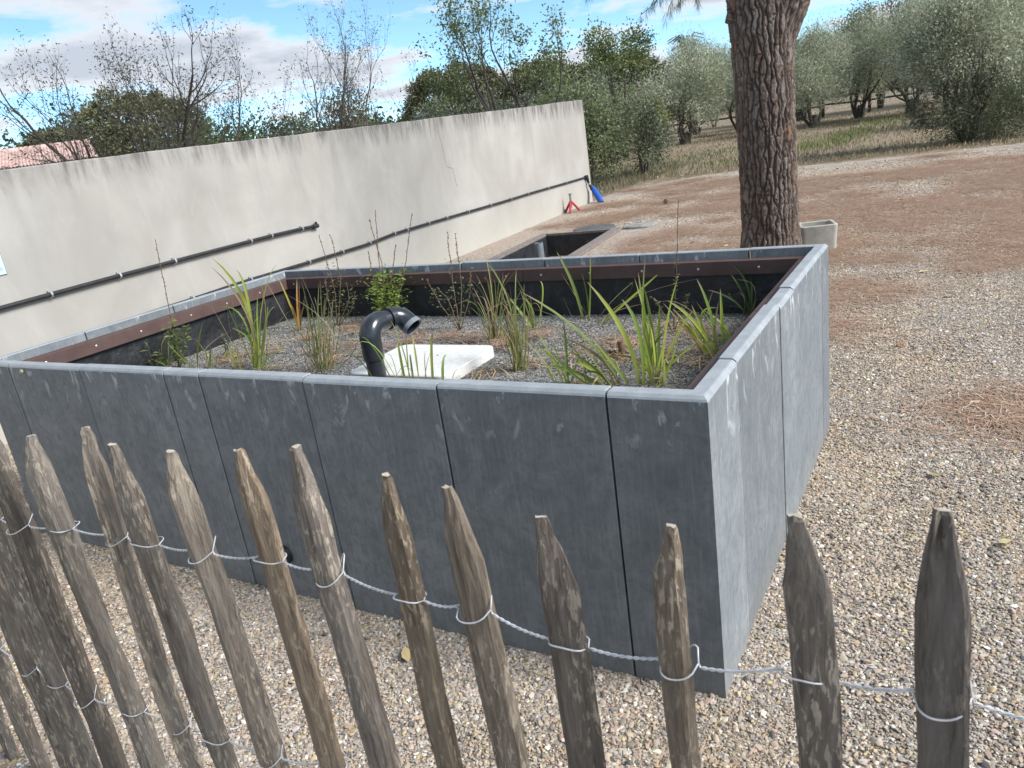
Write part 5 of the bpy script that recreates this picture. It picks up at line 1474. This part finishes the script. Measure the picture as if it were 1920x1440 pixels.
def tubes_mesh(name, tubes):
    Vs, Fs, n = [], [], 0
    for P, R, s in tubes:
        V, F = tube(P, R, s, False); Vs.append(V); Fs.append(np.array(F) + n); n += len(V)
    return fmesh(name, np.concatenate(Vs), np.concatenate(Fs), smooth=True)
def tip_leaves(r, tips, per, L_, w, cols, wts, spread=.06, droop=.2, keep=1.0):
    P, D = [], []
    for p, d in tips:
        if r.random() > keep: continue
        for _ in range(per): P.append(p + r.normal(0, spread, 3)); D.append(d * .5 + r.normal(0, .7, 3))
    if not P: return None
    return leafquads(r, P, D, L_, w, palette(r, len(P), cols, wts, .22), droop)
def tree(name, label, loc, stems, maxl, leaf, seed, cat='tree', group=None, bark='branch', lmat='leaf', **kw):
    r = np.random.default_rng(seed); tubes, tips = [], []
    for (b, d, ln, rd) in stems: grow(r, np.array(b, float), np.array(d, float), ln, rd, 0, maxl, tubes, tips, **kw)
    root = empty(name, loc); tag(root, label, cat, group)
    link('trunk', tubes_mesh('trunk', tubes), M[bark], root)
    if leaf:
        res = tip_leaves(r, tips, **leaf)
        if res: o = link('crown', fmesh('crown', *res), M[lmat], root); o['kind'] = 'stuff'
    return root
ALM = [(.11, .12, .075), (.15, .15, .10), (.19, .18, .13), (.09, .08, .065)]
# sparse almond-like trees just behind the wall
tree('almond_tree', 'half-bare tree reaching in from the left edge with narrow dark leaves', (-8.7, .9, 0),
     [((0, 0, 0), (.05, .05, 1), 1.3, .085), ((0, 0, 1.15), (.35, 1.0, .42), 1.5, .05), ((0, 0, 1.2), (.1, .35, 1), 1.5, .05), ((0, 0, 1.2), (-.2, -.3, 1), 1.4, .05), ((.02, 0, 1.25), (.3, .55, .8), 1.5, .04)], 4,
     dict(per=2, L_=.07, w=.018, cols=ALM, wts=[3, 3, 2, 3], spread=.06, keep=.55), 51, group='half-bare trees behind the wall', kids=(4, 5), ratio=.60, up=.22)
tree('almond_tree', 'half-bare many-stemmed tree in front of the round dark pine, behind the wall', (-10.1, 5.65, 0),
     [((0, 0, .2), (-.25, -.45, 1), 1.9, .06), ((.05, 0, .2), (.02, .05, 1), 2.1, .07), ((.05, .1, .2), (.25, .55, .9), 1.9, .055), ((0, .1, .2), (.45, .95, .75), 1.7, .045), ((0, -.1, .2), (-.1, -.2, 1), 1.7, .05)], 4,
     dict(per=2, L_=.055, w=.018, cols=ALM, wts=[3, 4, 3, 1], spread=.06, keep=.34), 52, group='half-bare trees behind the wall', kids=(4, 5), ratio=.60, up=.26)
tree('almond_tree', 'nearly leafless airy tree against the blue gap of sky, behind the wall', (-9.6, 9.9, 0),
     [((0, 0, .3), (-.25, -.25, 1), 1.8, .045), ((0, 0, .3), (.15, .35, 1), 1.8, .045), ((0, 0, .3), (-.05, .05, 1), 2.0, .045)], 4,
     dict(per=2, L_=.06, w=.016, cols=ALM, wts=[1, 3, 3, 1], spread=.05, keep=.22), 53, group='half-bare trees behind the wall', kids=(4, 5), ratio=.58, up=.30)
GRN = [(.14, .185, .07), (.19, .24, .09), (.11, .145, .065), (.25, .27, .14)]
tree('leafy_tree', 'tall loose green tree with upright branches just behind the far end of the wall', (-7.75, 13.2, 0),
     [((-.3, -.3, .2), (-.35, -.4, 1), 2.0, .05), ((0, 0, .2), (.0, .0, 1), 2.5, .06), ((.2, .2, .2), (.25, .12, 1), 2.4, .05), ((-.1, -.1, .2), (-.15, -.2, 1), 2.4, .05), ((.4, .2, .2), (.42, .2, 1), 2.0, .045)], 4,
     dict(per=3, L_=.07, w=.040, cols=GRN, wts=[3, 3, 2, 1], spread=.085, keep=.48), 54, kids=(3, 4), ratio=.52, up=.35, ang=.5)

def crown_cloud(r, n_cl, per, shape, spread, L_, w, cols, wts, outward=.7, clvar=.3, upb=.25):
    """leaf clumps through a crown; shape(r,n) gives clump centres"""
    Cn = shape(r, n_cl)
    P = np.repeat(Cn, per, axis=0) + r.normal(0, 1, (n_cl * per, 3)) * np.array(spread)
    cen = Cn.mean(0)
    D = (P - cen); D /= np.linalg.norm(D, axis=1)[:, None] + 1e-9
    D = D * outward + r.normal(0, .7, P.shape) + np.array((0, 0, upb))
    c = palette(r, n_cl * per, cols, wts, .2) * np.repeat(np.clip(1 + r.normal(0, clvar, (n_cl, 1)), .45, 1.7), per, axis=0)
    return leafquads(r, P, D, L_, w, np.clip(c, .01, .8), .1)
def ellipsoid(cx, cy, cz, rx, ry, rz, fill=.75, zmin=-9):
    def f(r, n):
        out = []
        while len(out) < n:
            v = r.normal(0, 1, 3); v /= np.linalg.norm(v); s = r.random() ** (1 / 3) if r.random() < fill else r.uniform(.85, 1.08)
            p = np.array((cx, cy, cz)) + v * s * (rx, ry, rz)
            if p[2] > zmin: out.append(p)
        return np.array(out)
    return f
def multi(*fs):
    def f(r, n):
        k = np.array_split(np.arange(n), len(fs))
        return np.concatenate([g(r, len(q)) for g, q in zip(fs, k)])
    return f
OLV = [(.22, .24, .145), (.34, .365, .235), (.46, .485, .365), (.58, .60, .49)]
# three olive shapes, copied about the orchard (4 m tall)
def olive_proto(seed):
    r = np.random.default_rng(seed)
    tubes, tips = [], []
    for k in range(r.integers(3, 6)):
        a = r.uniform(0, 6.28)
        grow(r, np.array((.12 * math.cos(a), .12 * math.sin(a), -.05)), np.array((.45 * math.cos(a), .45 * math.sin(a), 1)), 1.3, .085, 0, 3, tubes, tips, .2, .25, (2, 4), .62, .6)
    tubes.append((np.array([(0, 0, -.1), (0.02, 0, .25), (.03, .02, .5)]), np.array([.24, .17, .10]), 8))
    tr = tubes_mesh('olive_trunk', tubes)
    lob = [ellipsoid(0, 0, 2.15, 1.7, 1.7, 1.35, .5), ellipsoid(0, 0, 1.5, 1.3, 1.3, .6, .5)]
    for k in range(5):
        a = r.uniform(0, 6.28); q = r.uniform(.7, 1.3); lob.append(ellipsoid(q * math.cos(a), q * math.sin(a), r.uniform(1.7, 3.0), .75, .75, .75, .5))
    lob.append(ellipsoid(r.normal(0, .3), r.normal(0, .3), 3.25, .8, .8, .6, .5))
    cl = fmesh('olive_crown', *crown_cloud(r, 200, 150, multi(*lob), (.22, .22, .28), .12, .026, OLV, [2, 4, 3.2, 1.6], upb=.8))
    return tr, cl
OP = [olive_proto(s) for s in (61, 62, 63)]
olv = [(0, (-10.4, 33.7), 1.0, 1.2, 'olive tree with a forked trunk left of the pine trunk, the nearest there'),
       (1, (-9.3, 39.5), 1.02, 1.0, 'olive tree half hidden behind the left side of the pine trunk'),
       (2, (-12.6, 43.0), 1.28, .95, 'taller grey olive tree standing behind the forked olive'),
       (1, (-5.1, 34.9), 1.0, .95, 'olive tree on leaning trunks just right of the pine trunk'),
       (0, (-3.7, 38.5), 1.12, 1.0, 'olive tree behind the leaning one, left of the rail fence gap'),
       (2, (-1.5, 36.6), 1.20, 1.05, 'tall silvery olive tree above the rail fence'),
       (1, (2.3, 27.0), .92, 1.15, 'olive tree at the right edge behind the bushy olive'),
       (0, (.3, 34.0), 1.12, 1.1, 'silvery olive tree rising behind the bushy olive'),
       (2, (-7.3, 44.5), 1.1, 1.1, 'distant olive tree seen just behind the pine trunk'),
       (0, (-15.3, 38.0), 1.0, 1.0, 'olive tree behind the dark trees beyond the wall end')]
trees_o = []
for k, (v_, (x, y), hs, ws, lab) in enumerate(olv):
    root = empty('olive_tree', (x, y, 0), k * 1.7); tag(root, lab, 'olive tree', 'olive trees in the orchard')
    root.scale = (ws, ws, hs)
    link('trunk', OP[v_][0], M['olive_bark'], root)
    o = link('crown', OP[v_][1], M['olive_leaf'], root); o['kind'] = 'stuff'
# bushy olive near the gravel edge at the right
r = np.random.default_rng(66)
root = empty('olive_tree', (.55, 19.2, 0)); tag(root, 'bushy olive with a skirt of low shoots near the gravel edge at right', 'olive tree', 'olive trees in the orchard')
tubes, tips = [], []
for k in range(5):
    a = r.uniform(0, 6.28); grow(r, np.array((.1 * math.cos(a), .1 * math.sin(a), -.05)), np.array((.3 * math.cos(a), .3 * math.sin(a), 1)), 1.1, .08, 0, 3, tubes, tips, .2, .25, (2, 4), .62, .6)
link('trunk', tubes_mesh('trunk', tubes), M['olive_bark'], root)
f = multi(ellipsoid(.05, 0, 2.1, 1.15, 1.1, 1.0, .5), ellipsoid(.35, 0, 2.5, 1.0, .9, .7, .5), ellipsoid(-.6, -.1, 2.0, .65, .7, .7, .5), ellipsoid(-.2, .1, 2.7, .8, .8, .5, .5))
o = link('crown', fmesh('crown', *crown_cloud(r, 330, 100, f, (.15, .15, .18), .09, .022, OLV, [2, 4, 3.2, 1.6], upb=.7)), M['olive_leaf'], root); o['kind'] = 'stuff'
f = multi(ellipsoid(.1, 0, .75, 1.15, 1.0, .75, .5, .05), ellipsoid(.55, -.2, .6, .9, .8, .6, .5, .05))
o = link('low_shoots', fmesh('low_shoots', *crown_cloud(r, 230, 95, f, (.13, .13, .15), .08, .018, [(.09, .105, .06), (.14, .16, .09), (.21, .23, .15)], [3, 3, 1])), M['olive_leaf'], root); o['kind'] = 'stuff'

def bush_tree(name, label, loc, w, h, z0, cols, wts, seed, n_cl=90, per=70, L_=.09, lw=.05, cat='tree', group=None, lmat='leaf', trunk=True, d=None, tall=1.0):
    r = np.random.default_rng(seed); d = d or w
    root = empty(name, loc); tag(root, label, cat, group)
    tubes = []
    for k in range(4 if trunk else 3):
        a = r.uniform(0, 6.28); q = w * .22
        tubes.append((np.array([(0.05 * math.cos(a), .05 * math.sin(a), -.05), (q * .5 * math.cos(a), q * .5 * math.sin(a), h * .4), (q * math.cos(a), q * math.sin(a), h * .8)]), np.array([.05, .035, .012]) * max(.4, h / 3), 5))
    link('trunk', tubes_mesh('trunk', tubes), M['branch'], root)
    cz = (z0 + h) / 2; rz = (h - z0) / 2
    lob = [ellipsoid(0, 0, cz, w * .42, d * .42, rz * .85, .55, .03)]
    for k in range(5):
        a = r.uniform(0, 6.28); lob.append(ellipsoid(w * .26 * math.cos(a), d * .26 * math.sin(a), cz + r.uniform(-.3, .55) * rz, w * .22, d * .22, rz * .38, .5, .03))
    s_ = min(w, h) * .07
    o = link('crown', fmesh('crown', *crown_cloud(r, n_cl, per, multi(*lob), (s_, s_, s_ * 1.1), L_, lw, cols, wts)), M[lmat], root); o['kind'] = 'stuff'
    return root
DKG = [(.115, .14, .072), (.155, .185, .094), (.21, .235, .13), (.28, .30, .185)]
GRY = [(.13, .15, .095), (.18, .20, .135), (.25, .27, .19), (.10, .115, .075)]
PIN = [(.11, .115, .060), (.15, .155, .080), (.19, .195, .10)]
G2 = 'shrubs and trees behind the wall'
# dark mass at the wall end
bush_tree('dense_tree', 'dense dark green tree standing right behind the wall end', (-7.6, 16.6, 0), 2.6, 2.9, .0, DKG, [4, 4, 2, 1], 71, 170, 85, .085, .05, group=G2)
bush_tree('dense_tree', 'grey-green tree filling in behind the tall loose green tree', (-9.6, 18.6, 0), 3.0, 2.95, .2, GRY, [4, 4, 2, 1], 72, 150, 85, .09, .05, group=G2)
bush_tree('grey_shrub', 'pale grey-green shrub mixed into the dark growth at the wall end', (-6.9, 18.6, 0), 1.7, 2.3, .0, GRY, [3, 3, 2, 2], 73, 90, 80, .08, .035, group=G2)
bush_tree('dense_tree', 'upright leafy tree with rounded clumps rising over the wall end', (-10.9, 27.6, 0), 2.5, 4.9, 2.2, GRN, [3, 4, 3, 1], 74, 60, 80, .11, .06, group=G2)
bush_tree('young_tree', 'small yellow-green tree on a thin trunk beyond the wall end', (-10.0, 27.1, 0), 2.0, 2.0, .75, [(.15, .18, .03), (.11, .14, .03), (.22, .22, .04)], [3, 3, 2], 75, 50, 60, .10, .06, group=G2)
# round pines
def umbrella(label, loc, w, h, seed):
    r = np.random.default_rng(seed)
    root = empty('round_pine', loc); tag(root, label, 'pine', 'round-crowned pines behind the wall')
    link('trunk', tubes_mesh('trunk', [(np.array([(0, 0, -.1), (.05, 0, h * .5), (.0, .05, h * .8)]), np.array([.2, .16, .08]), 7)]), M['branch'], root)
    f0 = ellipsoid(0, 0, h * .60, w * .5, w * .5, h * .40, .35, h * .35)
    o = link('crown', fmesh('crown', *crown_cloud(r, 330, 80, f0, (w * .03, w * .03, h * .026), .20, .085, PIN, [3, 4, 2], clvar=.2)), M['pine_leaf'], root); o['kind'] = 'stuff'
umbrella('round dark pine crown behind the many-stemmed tree near the tiled roof', (-33.4, 23.0, 0), 6.4, 5.7, 81)
umbrella('round dark pine crown left of the tall loose green tree', (-23.7, 36.2, 0), 5.6, 5.35, 82)
umbrella('round dark pine crown seen through the tall loose green tree', (-19.4, 38.5, 0), 5.2, 4.8, 83)
umbrella('round dark pine crown nearest the wall end', (-15.8, 40.0, 0), 4.8, 4.6, 84)
umbrella('small round pine left of the big round pine, beside the tiled roof', (-38.5, 22.0, 0), 3.4, 4.6, 85)
# shrubs showing over the wall
SH = [((-15.7, 13.1), 2.4, 3.15, 'green', 'rounded green bush over the middle left of the wall'), ((-10.6, 6.9), 1.5, 2.25, 'grey', 'silvery shrub just over the wall right of the many-stemmed tree'),
      ((-9.9, 5.0), 1.1, 2.08, 'green', 'low green shrub over the wall below the tiled roof'), ((-19.2, 20.8), 2.7, 3.95, 'brown', 'brownish-green tree behind the nearly leafless airy tree'),
      ((-13.3, 12.5), 1.7, 2.75, 'grey', 'grey shrub left of the nearly leafless airy tree'), ((-9.5, 10.8), 1.3, 2.4, 'dark', 'dark small shrub over the wall right of the nearly leafless tree'),
      ((-10.0, 12.9), 1.7, 2.5, 'grey', 'pale shrub over the wall in front of the round pines'), ((-12.9, 8.6), 1.7, 2.45, 'grey', 'grey-green shrub between the many-stemmed tree and the green bush'),
      ((-17.8, 13.6), 2.2, 2.95, 'green', 'green bush left of the rounded one over the wall'), ((-12.4, 13.6), 1.9, 2.55, 'grey', 'soft grey shrub behind the dark small shrub'),
      ((-10.4, 16.6), 2.2, 2.75, 'grey', 'pale grey shrub under the tall loose green tree'), ((-8.7, 12.2), 1.3, 2.3, 'grey', 'twiggy grey shrub hugging the wall under the tall loose tree'),
      ((-22.5, 26.0), 3.2, 3.6, 'green', 'far green tree left of the brownish one'), ((-17.0, 24.5), 2.6, 3.2, 'grey', 'far grey tree right of the brownish one'),
      ((-8.9, 3.2), 1.2, 2.02, 'dark', 'dark shrub over the wall at the far left in front of the house')]
SC = {'green': ([(.085, .12, .045), (.115, .155, .06), (.16, .19, .085)], [3, 3, 1]), 'grey': (GRY, [3, 3, 2, 2]), 'brown': ([(.14, .125, .07), (.19, .165, .095), (.11, .115, .06)], [3, 2, 2]), 'dark': ([(.065, .075, .045), (.095, .10, .065)], [1, 1])}
for k, ((x, y), w, h, kd, lab) in enumerate(SH):
    dst = math.hypot(x - CAM.x, y - CAM.y)
    bush_tree('shrub', lab, (x, y, 0), w, h, .3, SC[kd][0], SC[kd][1], 90 + k, 70, 65, .0045 * dst + .01, .0022 * dst, cat='shrub', group=G2)
# conifers behind the orchard at the right, and a palm
for k, (x, y, w, h, lab) in enumerate([(-3.6, 47.5, 4.2, 6.6, 'dark conifer behind the olives, right of the pine trunk'), (1.2, 46.0, 5.0, 6.8, 'dark conifer behind the rail fence at right'), (4.2, 40.0, 4.2, 6.0, 'dark tree at the right edge behind the olives'), (-1.0, 50.0, 4.6, 6.4, 'dark conifer between the two others behind the olives')]):
    bush_tree('conifer', lab, (x, y, 0), w, h, .2, DKG, [4, 4, 1, .5], 120 + k, 130, 80, .16, .08, group='dark trees behind the orchard')
for k, (x, y) in enumerate([(-9.5, 50), (-14, 52), (-19, 50)]):
    bush_tree('hedge_tree', ['far grey-green tree behind the pine trunk', 'far grey-green tree left of the palm', 'far grey-green tree behind the leafy tree with rounded clumps'][k], (x, y, 0), 5.5, 4.4, .0, GRY, [4, 3, 2, 3], 130 + k, 100, 80, .16, .07, group='far trees behind the orchard')
palm = empty('palm_tree', (-16.7, 55.6, 0)); tag(palm, 'small dark palm top poking above the far trees left of the pine trunk', 'palm')
link('trunk', tubes_mesh('trunk', [(np.array([(0, 0, 0), (.05, 0, 3), (0, 0, 5.6)]), np.array([.2, .17, .15]), 7)]), M['branch'], palm)
r = np.random.default_rng(140)
for k in range(16):
    a = k * 2.4; el = r.uniform(.1, 1.1)
    Q = np.array([(0.1 * math.cos(a), .1 * math.sin(a), 5.6), (.55 * math.cos(a), .55 * math.sin(a), 5.6 + .75 * el), (1.15 * math.cos(a), 1.15 * math.sin(a), 5.6 + .75 * el - .25)])
    LP, LD = [], []
    for f in np.linspace(.1, 2, 22):
        i = min(int(f), 1); p = Q[i] + (Q[i + 1] - Q[i]) * (f - i)
        for s in (-1, 1): LP.append(p); LD.append((math.cos(a) * .6 - s * math.sin(a), math.sin(a) * .6 + s * math.cos(a), -.2))
    V, F, C4 = leafquads(r, LP, LD, .32, .05, np.tile([(.05, .07, .03)], (len(LP), 1)), .2)
    link('frond', fmesh('frond', V, F, C4), M['leaf'], palm)

# far wood on the skyline
r = np.random.default_rng(150)
Cn = []
for k in range(420):
    az = r.uniform(rad(-88), rad(12)); dist = r.uniform(105, 150)
    hmax = 9.5 if az < rad(-52) else 6.5
    base = np.array((CAM.x + dist * math.sin(az), CAM.y + dist * math.cos(az), 0))
    hh = hmax * r.uniform(.55, 1.08)
    for j in range(9): Cn.append(base + r.normal(0, 1.6, 3) * (1, 1, 0) + (0, 0, hh * r.uniform(.15, 1)))
Cn = np.array(Cn)
P = np.repeat(Cn, 18, axis=0) + r.normal(0, .8, (len(Cn) * 18, 3))
c = palette(r, len(P), [(.055, .085, .035), (.08, .11, .045), (.045, .065, .03)], [1, 1, 1]) * np.repeat(np.clip(1 + r.normal(0, .25, (len(Cn), 1)), .5, 1.6), 18, axis=0)
V, F, C4 = leafquads(r, P, r.normal(0, 1, P.shape), .75, .5, c)
o = link('far_wood', fmesh('far_wood', V, F, C4), M['leaf']); tag(o, 'distant green wood along the skyline', kind='stuff')

# ------------------------------------------------------------------ house with tiled roof behind the wall at left
hdir = np.array((1.36, 2.26)); hdir /= np.linalg.norm(hdir)
house = empty('tiled_house', (-26.35, 15.75, 0), math.atan2(hdir[1], hdir[0]))
tag(house, 'low cream house with a red tiled roof beyond the wall at left', 'house')
HL, HD, ZE, ZR = 14.0, 6.0, 2.72, 3.30
mb = MB(); mb.box(-HL, -.15, -HD / 2 + .1, HD / 2, 0, ZE - .02); mb.build('wall', M['house_wall'], house)
mb = MB()
V = [(-.18, -HD / 2 + .12, ZE - .03), (-.18, HD / 2 - .02, ZE - .03), (-.18, 0, ZR - .05)]; mb.add(V + [(x - .2, y, z) for x, y, z in V], [(0, 1, 2), (5, 4, 3), (0, 3, 4, 1), (1, 4, 5, 2), (2, 5, 3, 0)])
mb.build('gable', M['house_wall'], house)
nt = 150; V, F = [], []
for side in (-1, 1):
    b0 = len(V)
    us = np.linspace(-HL - .2, .12, nt * 2 + 1)
    rows = 12
    for j in range(rows + 1):
        for e in (0, 1):
            f = (j + e * .98) / (rows + 1)
            y = side * (HD / 2 + .35) * f; z = ZR - (ZR - ZE + .08) * f + (.02 if e == 0 else .035)
            V += [(u, y, z + .035 * abs(math.cos(math.pi * i / 2))) for i, u in enumerate(us)]
    m = len(us)
    for j in range((rows + 1) * 2 - 1):
        for i in range(m - 1):
            q = (b0 + j * m + i, b0 + j * m + i + 1, b0 + (j + 1) * m + i + 1, b0 + (j + 1) * m + i); F.append(q if side < 0 else q[::-1])
rf = link('roof', fmesh('roof', V, F), M['rooftile'], house)
mb = MB(); mb.tube([(-HL - .2, 0, ZR + .04), (.14, 0, ZR + .04)], .09, 8); mb.build('ridge', M['rooftile'], rf, True)
for xw in (-2.2, -5.0, -8.0):
    mb = MB(); mb.box(xw - .5, xw + .5, -HD / 2 + .06, -HD / 2 + .12, 1.0, 2.2); o = mb.build('window', M['rail'], house)
    mb = MB(); mb.box(xw - .57, xw + .57, -HD / 2 + .04, -HD / 2 + .11, .92, 1.0); mb.build('sill', M['house_wall'], o)

# ------------------------------------------------------------------ post-and-rail fence at the back of the orchard
rail = empty('rail_fence', (-2, 44, 0)); tag(rail, 'dark post-and-rail fence at the back of the orchard under the olives', 'fence')
fx = np.arange(-15, 7.1, 2.2)
def fy(x): return .08 * x
for x in fx:
    mb = MB(); mb.tube([(x, fy(x), -.1), (x + random.gauss(0, .02), fy(x), 1.4)], .08, 7); mb.build('post', M['rail'], rail, True)
for a, b in zip(fx[:-1], fx[1:]):
    for z in (.62, 1.22):
        mb = MB(); mb.tube([(a, fy(a) - .09, z + random.gauss(0, .02)), (b, fy(b) - .09, z + random.gauss(0, .02))], .055, 6); mb.build('rail', M['rail'], rail, True)

# ------------------------------------------------------------------ weeds and dry grass in the orchard
def grass(name, label, pts, hmin, hmax, w, cols, wts, seed):
    r = np.random.default_rng(seed); n = len(pts)
    D = np.stack([r.normal(0, .35, n), r.normal(0, .35, n), np.ones(n)], 1)
    V, F, C4 = leafquads(r, pts, D, r.uniform(hmin, hmax, n)[:, None] if False else (hmin + hmax) / 2, w, palette(r, n, cols, wts, .22), 0)
    o = link(name, fmesh(name, V, F, C4), M['leaf']); tag(o, label, kind='stuff')
r = np.random.default_rng(160)
P = []
for (x, y, sx, sy, n) in [(-3.3, 22.6, .6, .9, 650), (-2.6, 26.0, .4, 1.2, 600), (-2.2, 32, .5, 1.6, 450), (-.9, 28, .8, 2, 150), (-6.2, 23.5, 1.0, 1.0, 200), (-8.3, 21.0, 1.3, 1.6, 300), (-4.4, 20.0, .9, .6, 200)]:
    P.append(np.stack([r.normal(x, sx, n), r.normal(y, sy, n), np.zeros(n)], 1))
P = np.concatenate(P); P = P[P[:, 1] > 17.7]
grass('green_weeds', 'patches of low green weeds on the orchard ground', P, .10, .26, .035, [(.16, .20, .075), (.21, .24, .095), (.17, .18, .09), (.30, .28, .16)], [3, 3, 2, 3], 161)
n = 24000
P = np.stack([r.uniform(-14, 5, n), 17.4 + 26 * r.random(n) ** 1.6, np.zeros(n)], 1)
grass('dry_grass', 'sparse dry straw-coloured grass over the orchard ground', P, .05, .16, .025, [(.36, .29, .19), (.28, .22, .14), (.44, .37, .25), (.20, .19, .11)], [3, 3, 2, 2], 162)
n = 5000
P = np.stack([r.uniform(-10.5, -6.2, n), r.uniform(14.2, 22, n), np.zeros(n)], 1); P = P[P[:, 0] < -6.0 - .25 * np.maximum(0, 15.6 - P[:, 1])]
grass('wall_end_grass', 'rough grey-green grass at the foot of the trees by the wall end', P, .10, .30, .02, [(.18, .18, .11), (.28, .24, .16), (.15, .16, .09)], [2, 3, 2], 163)
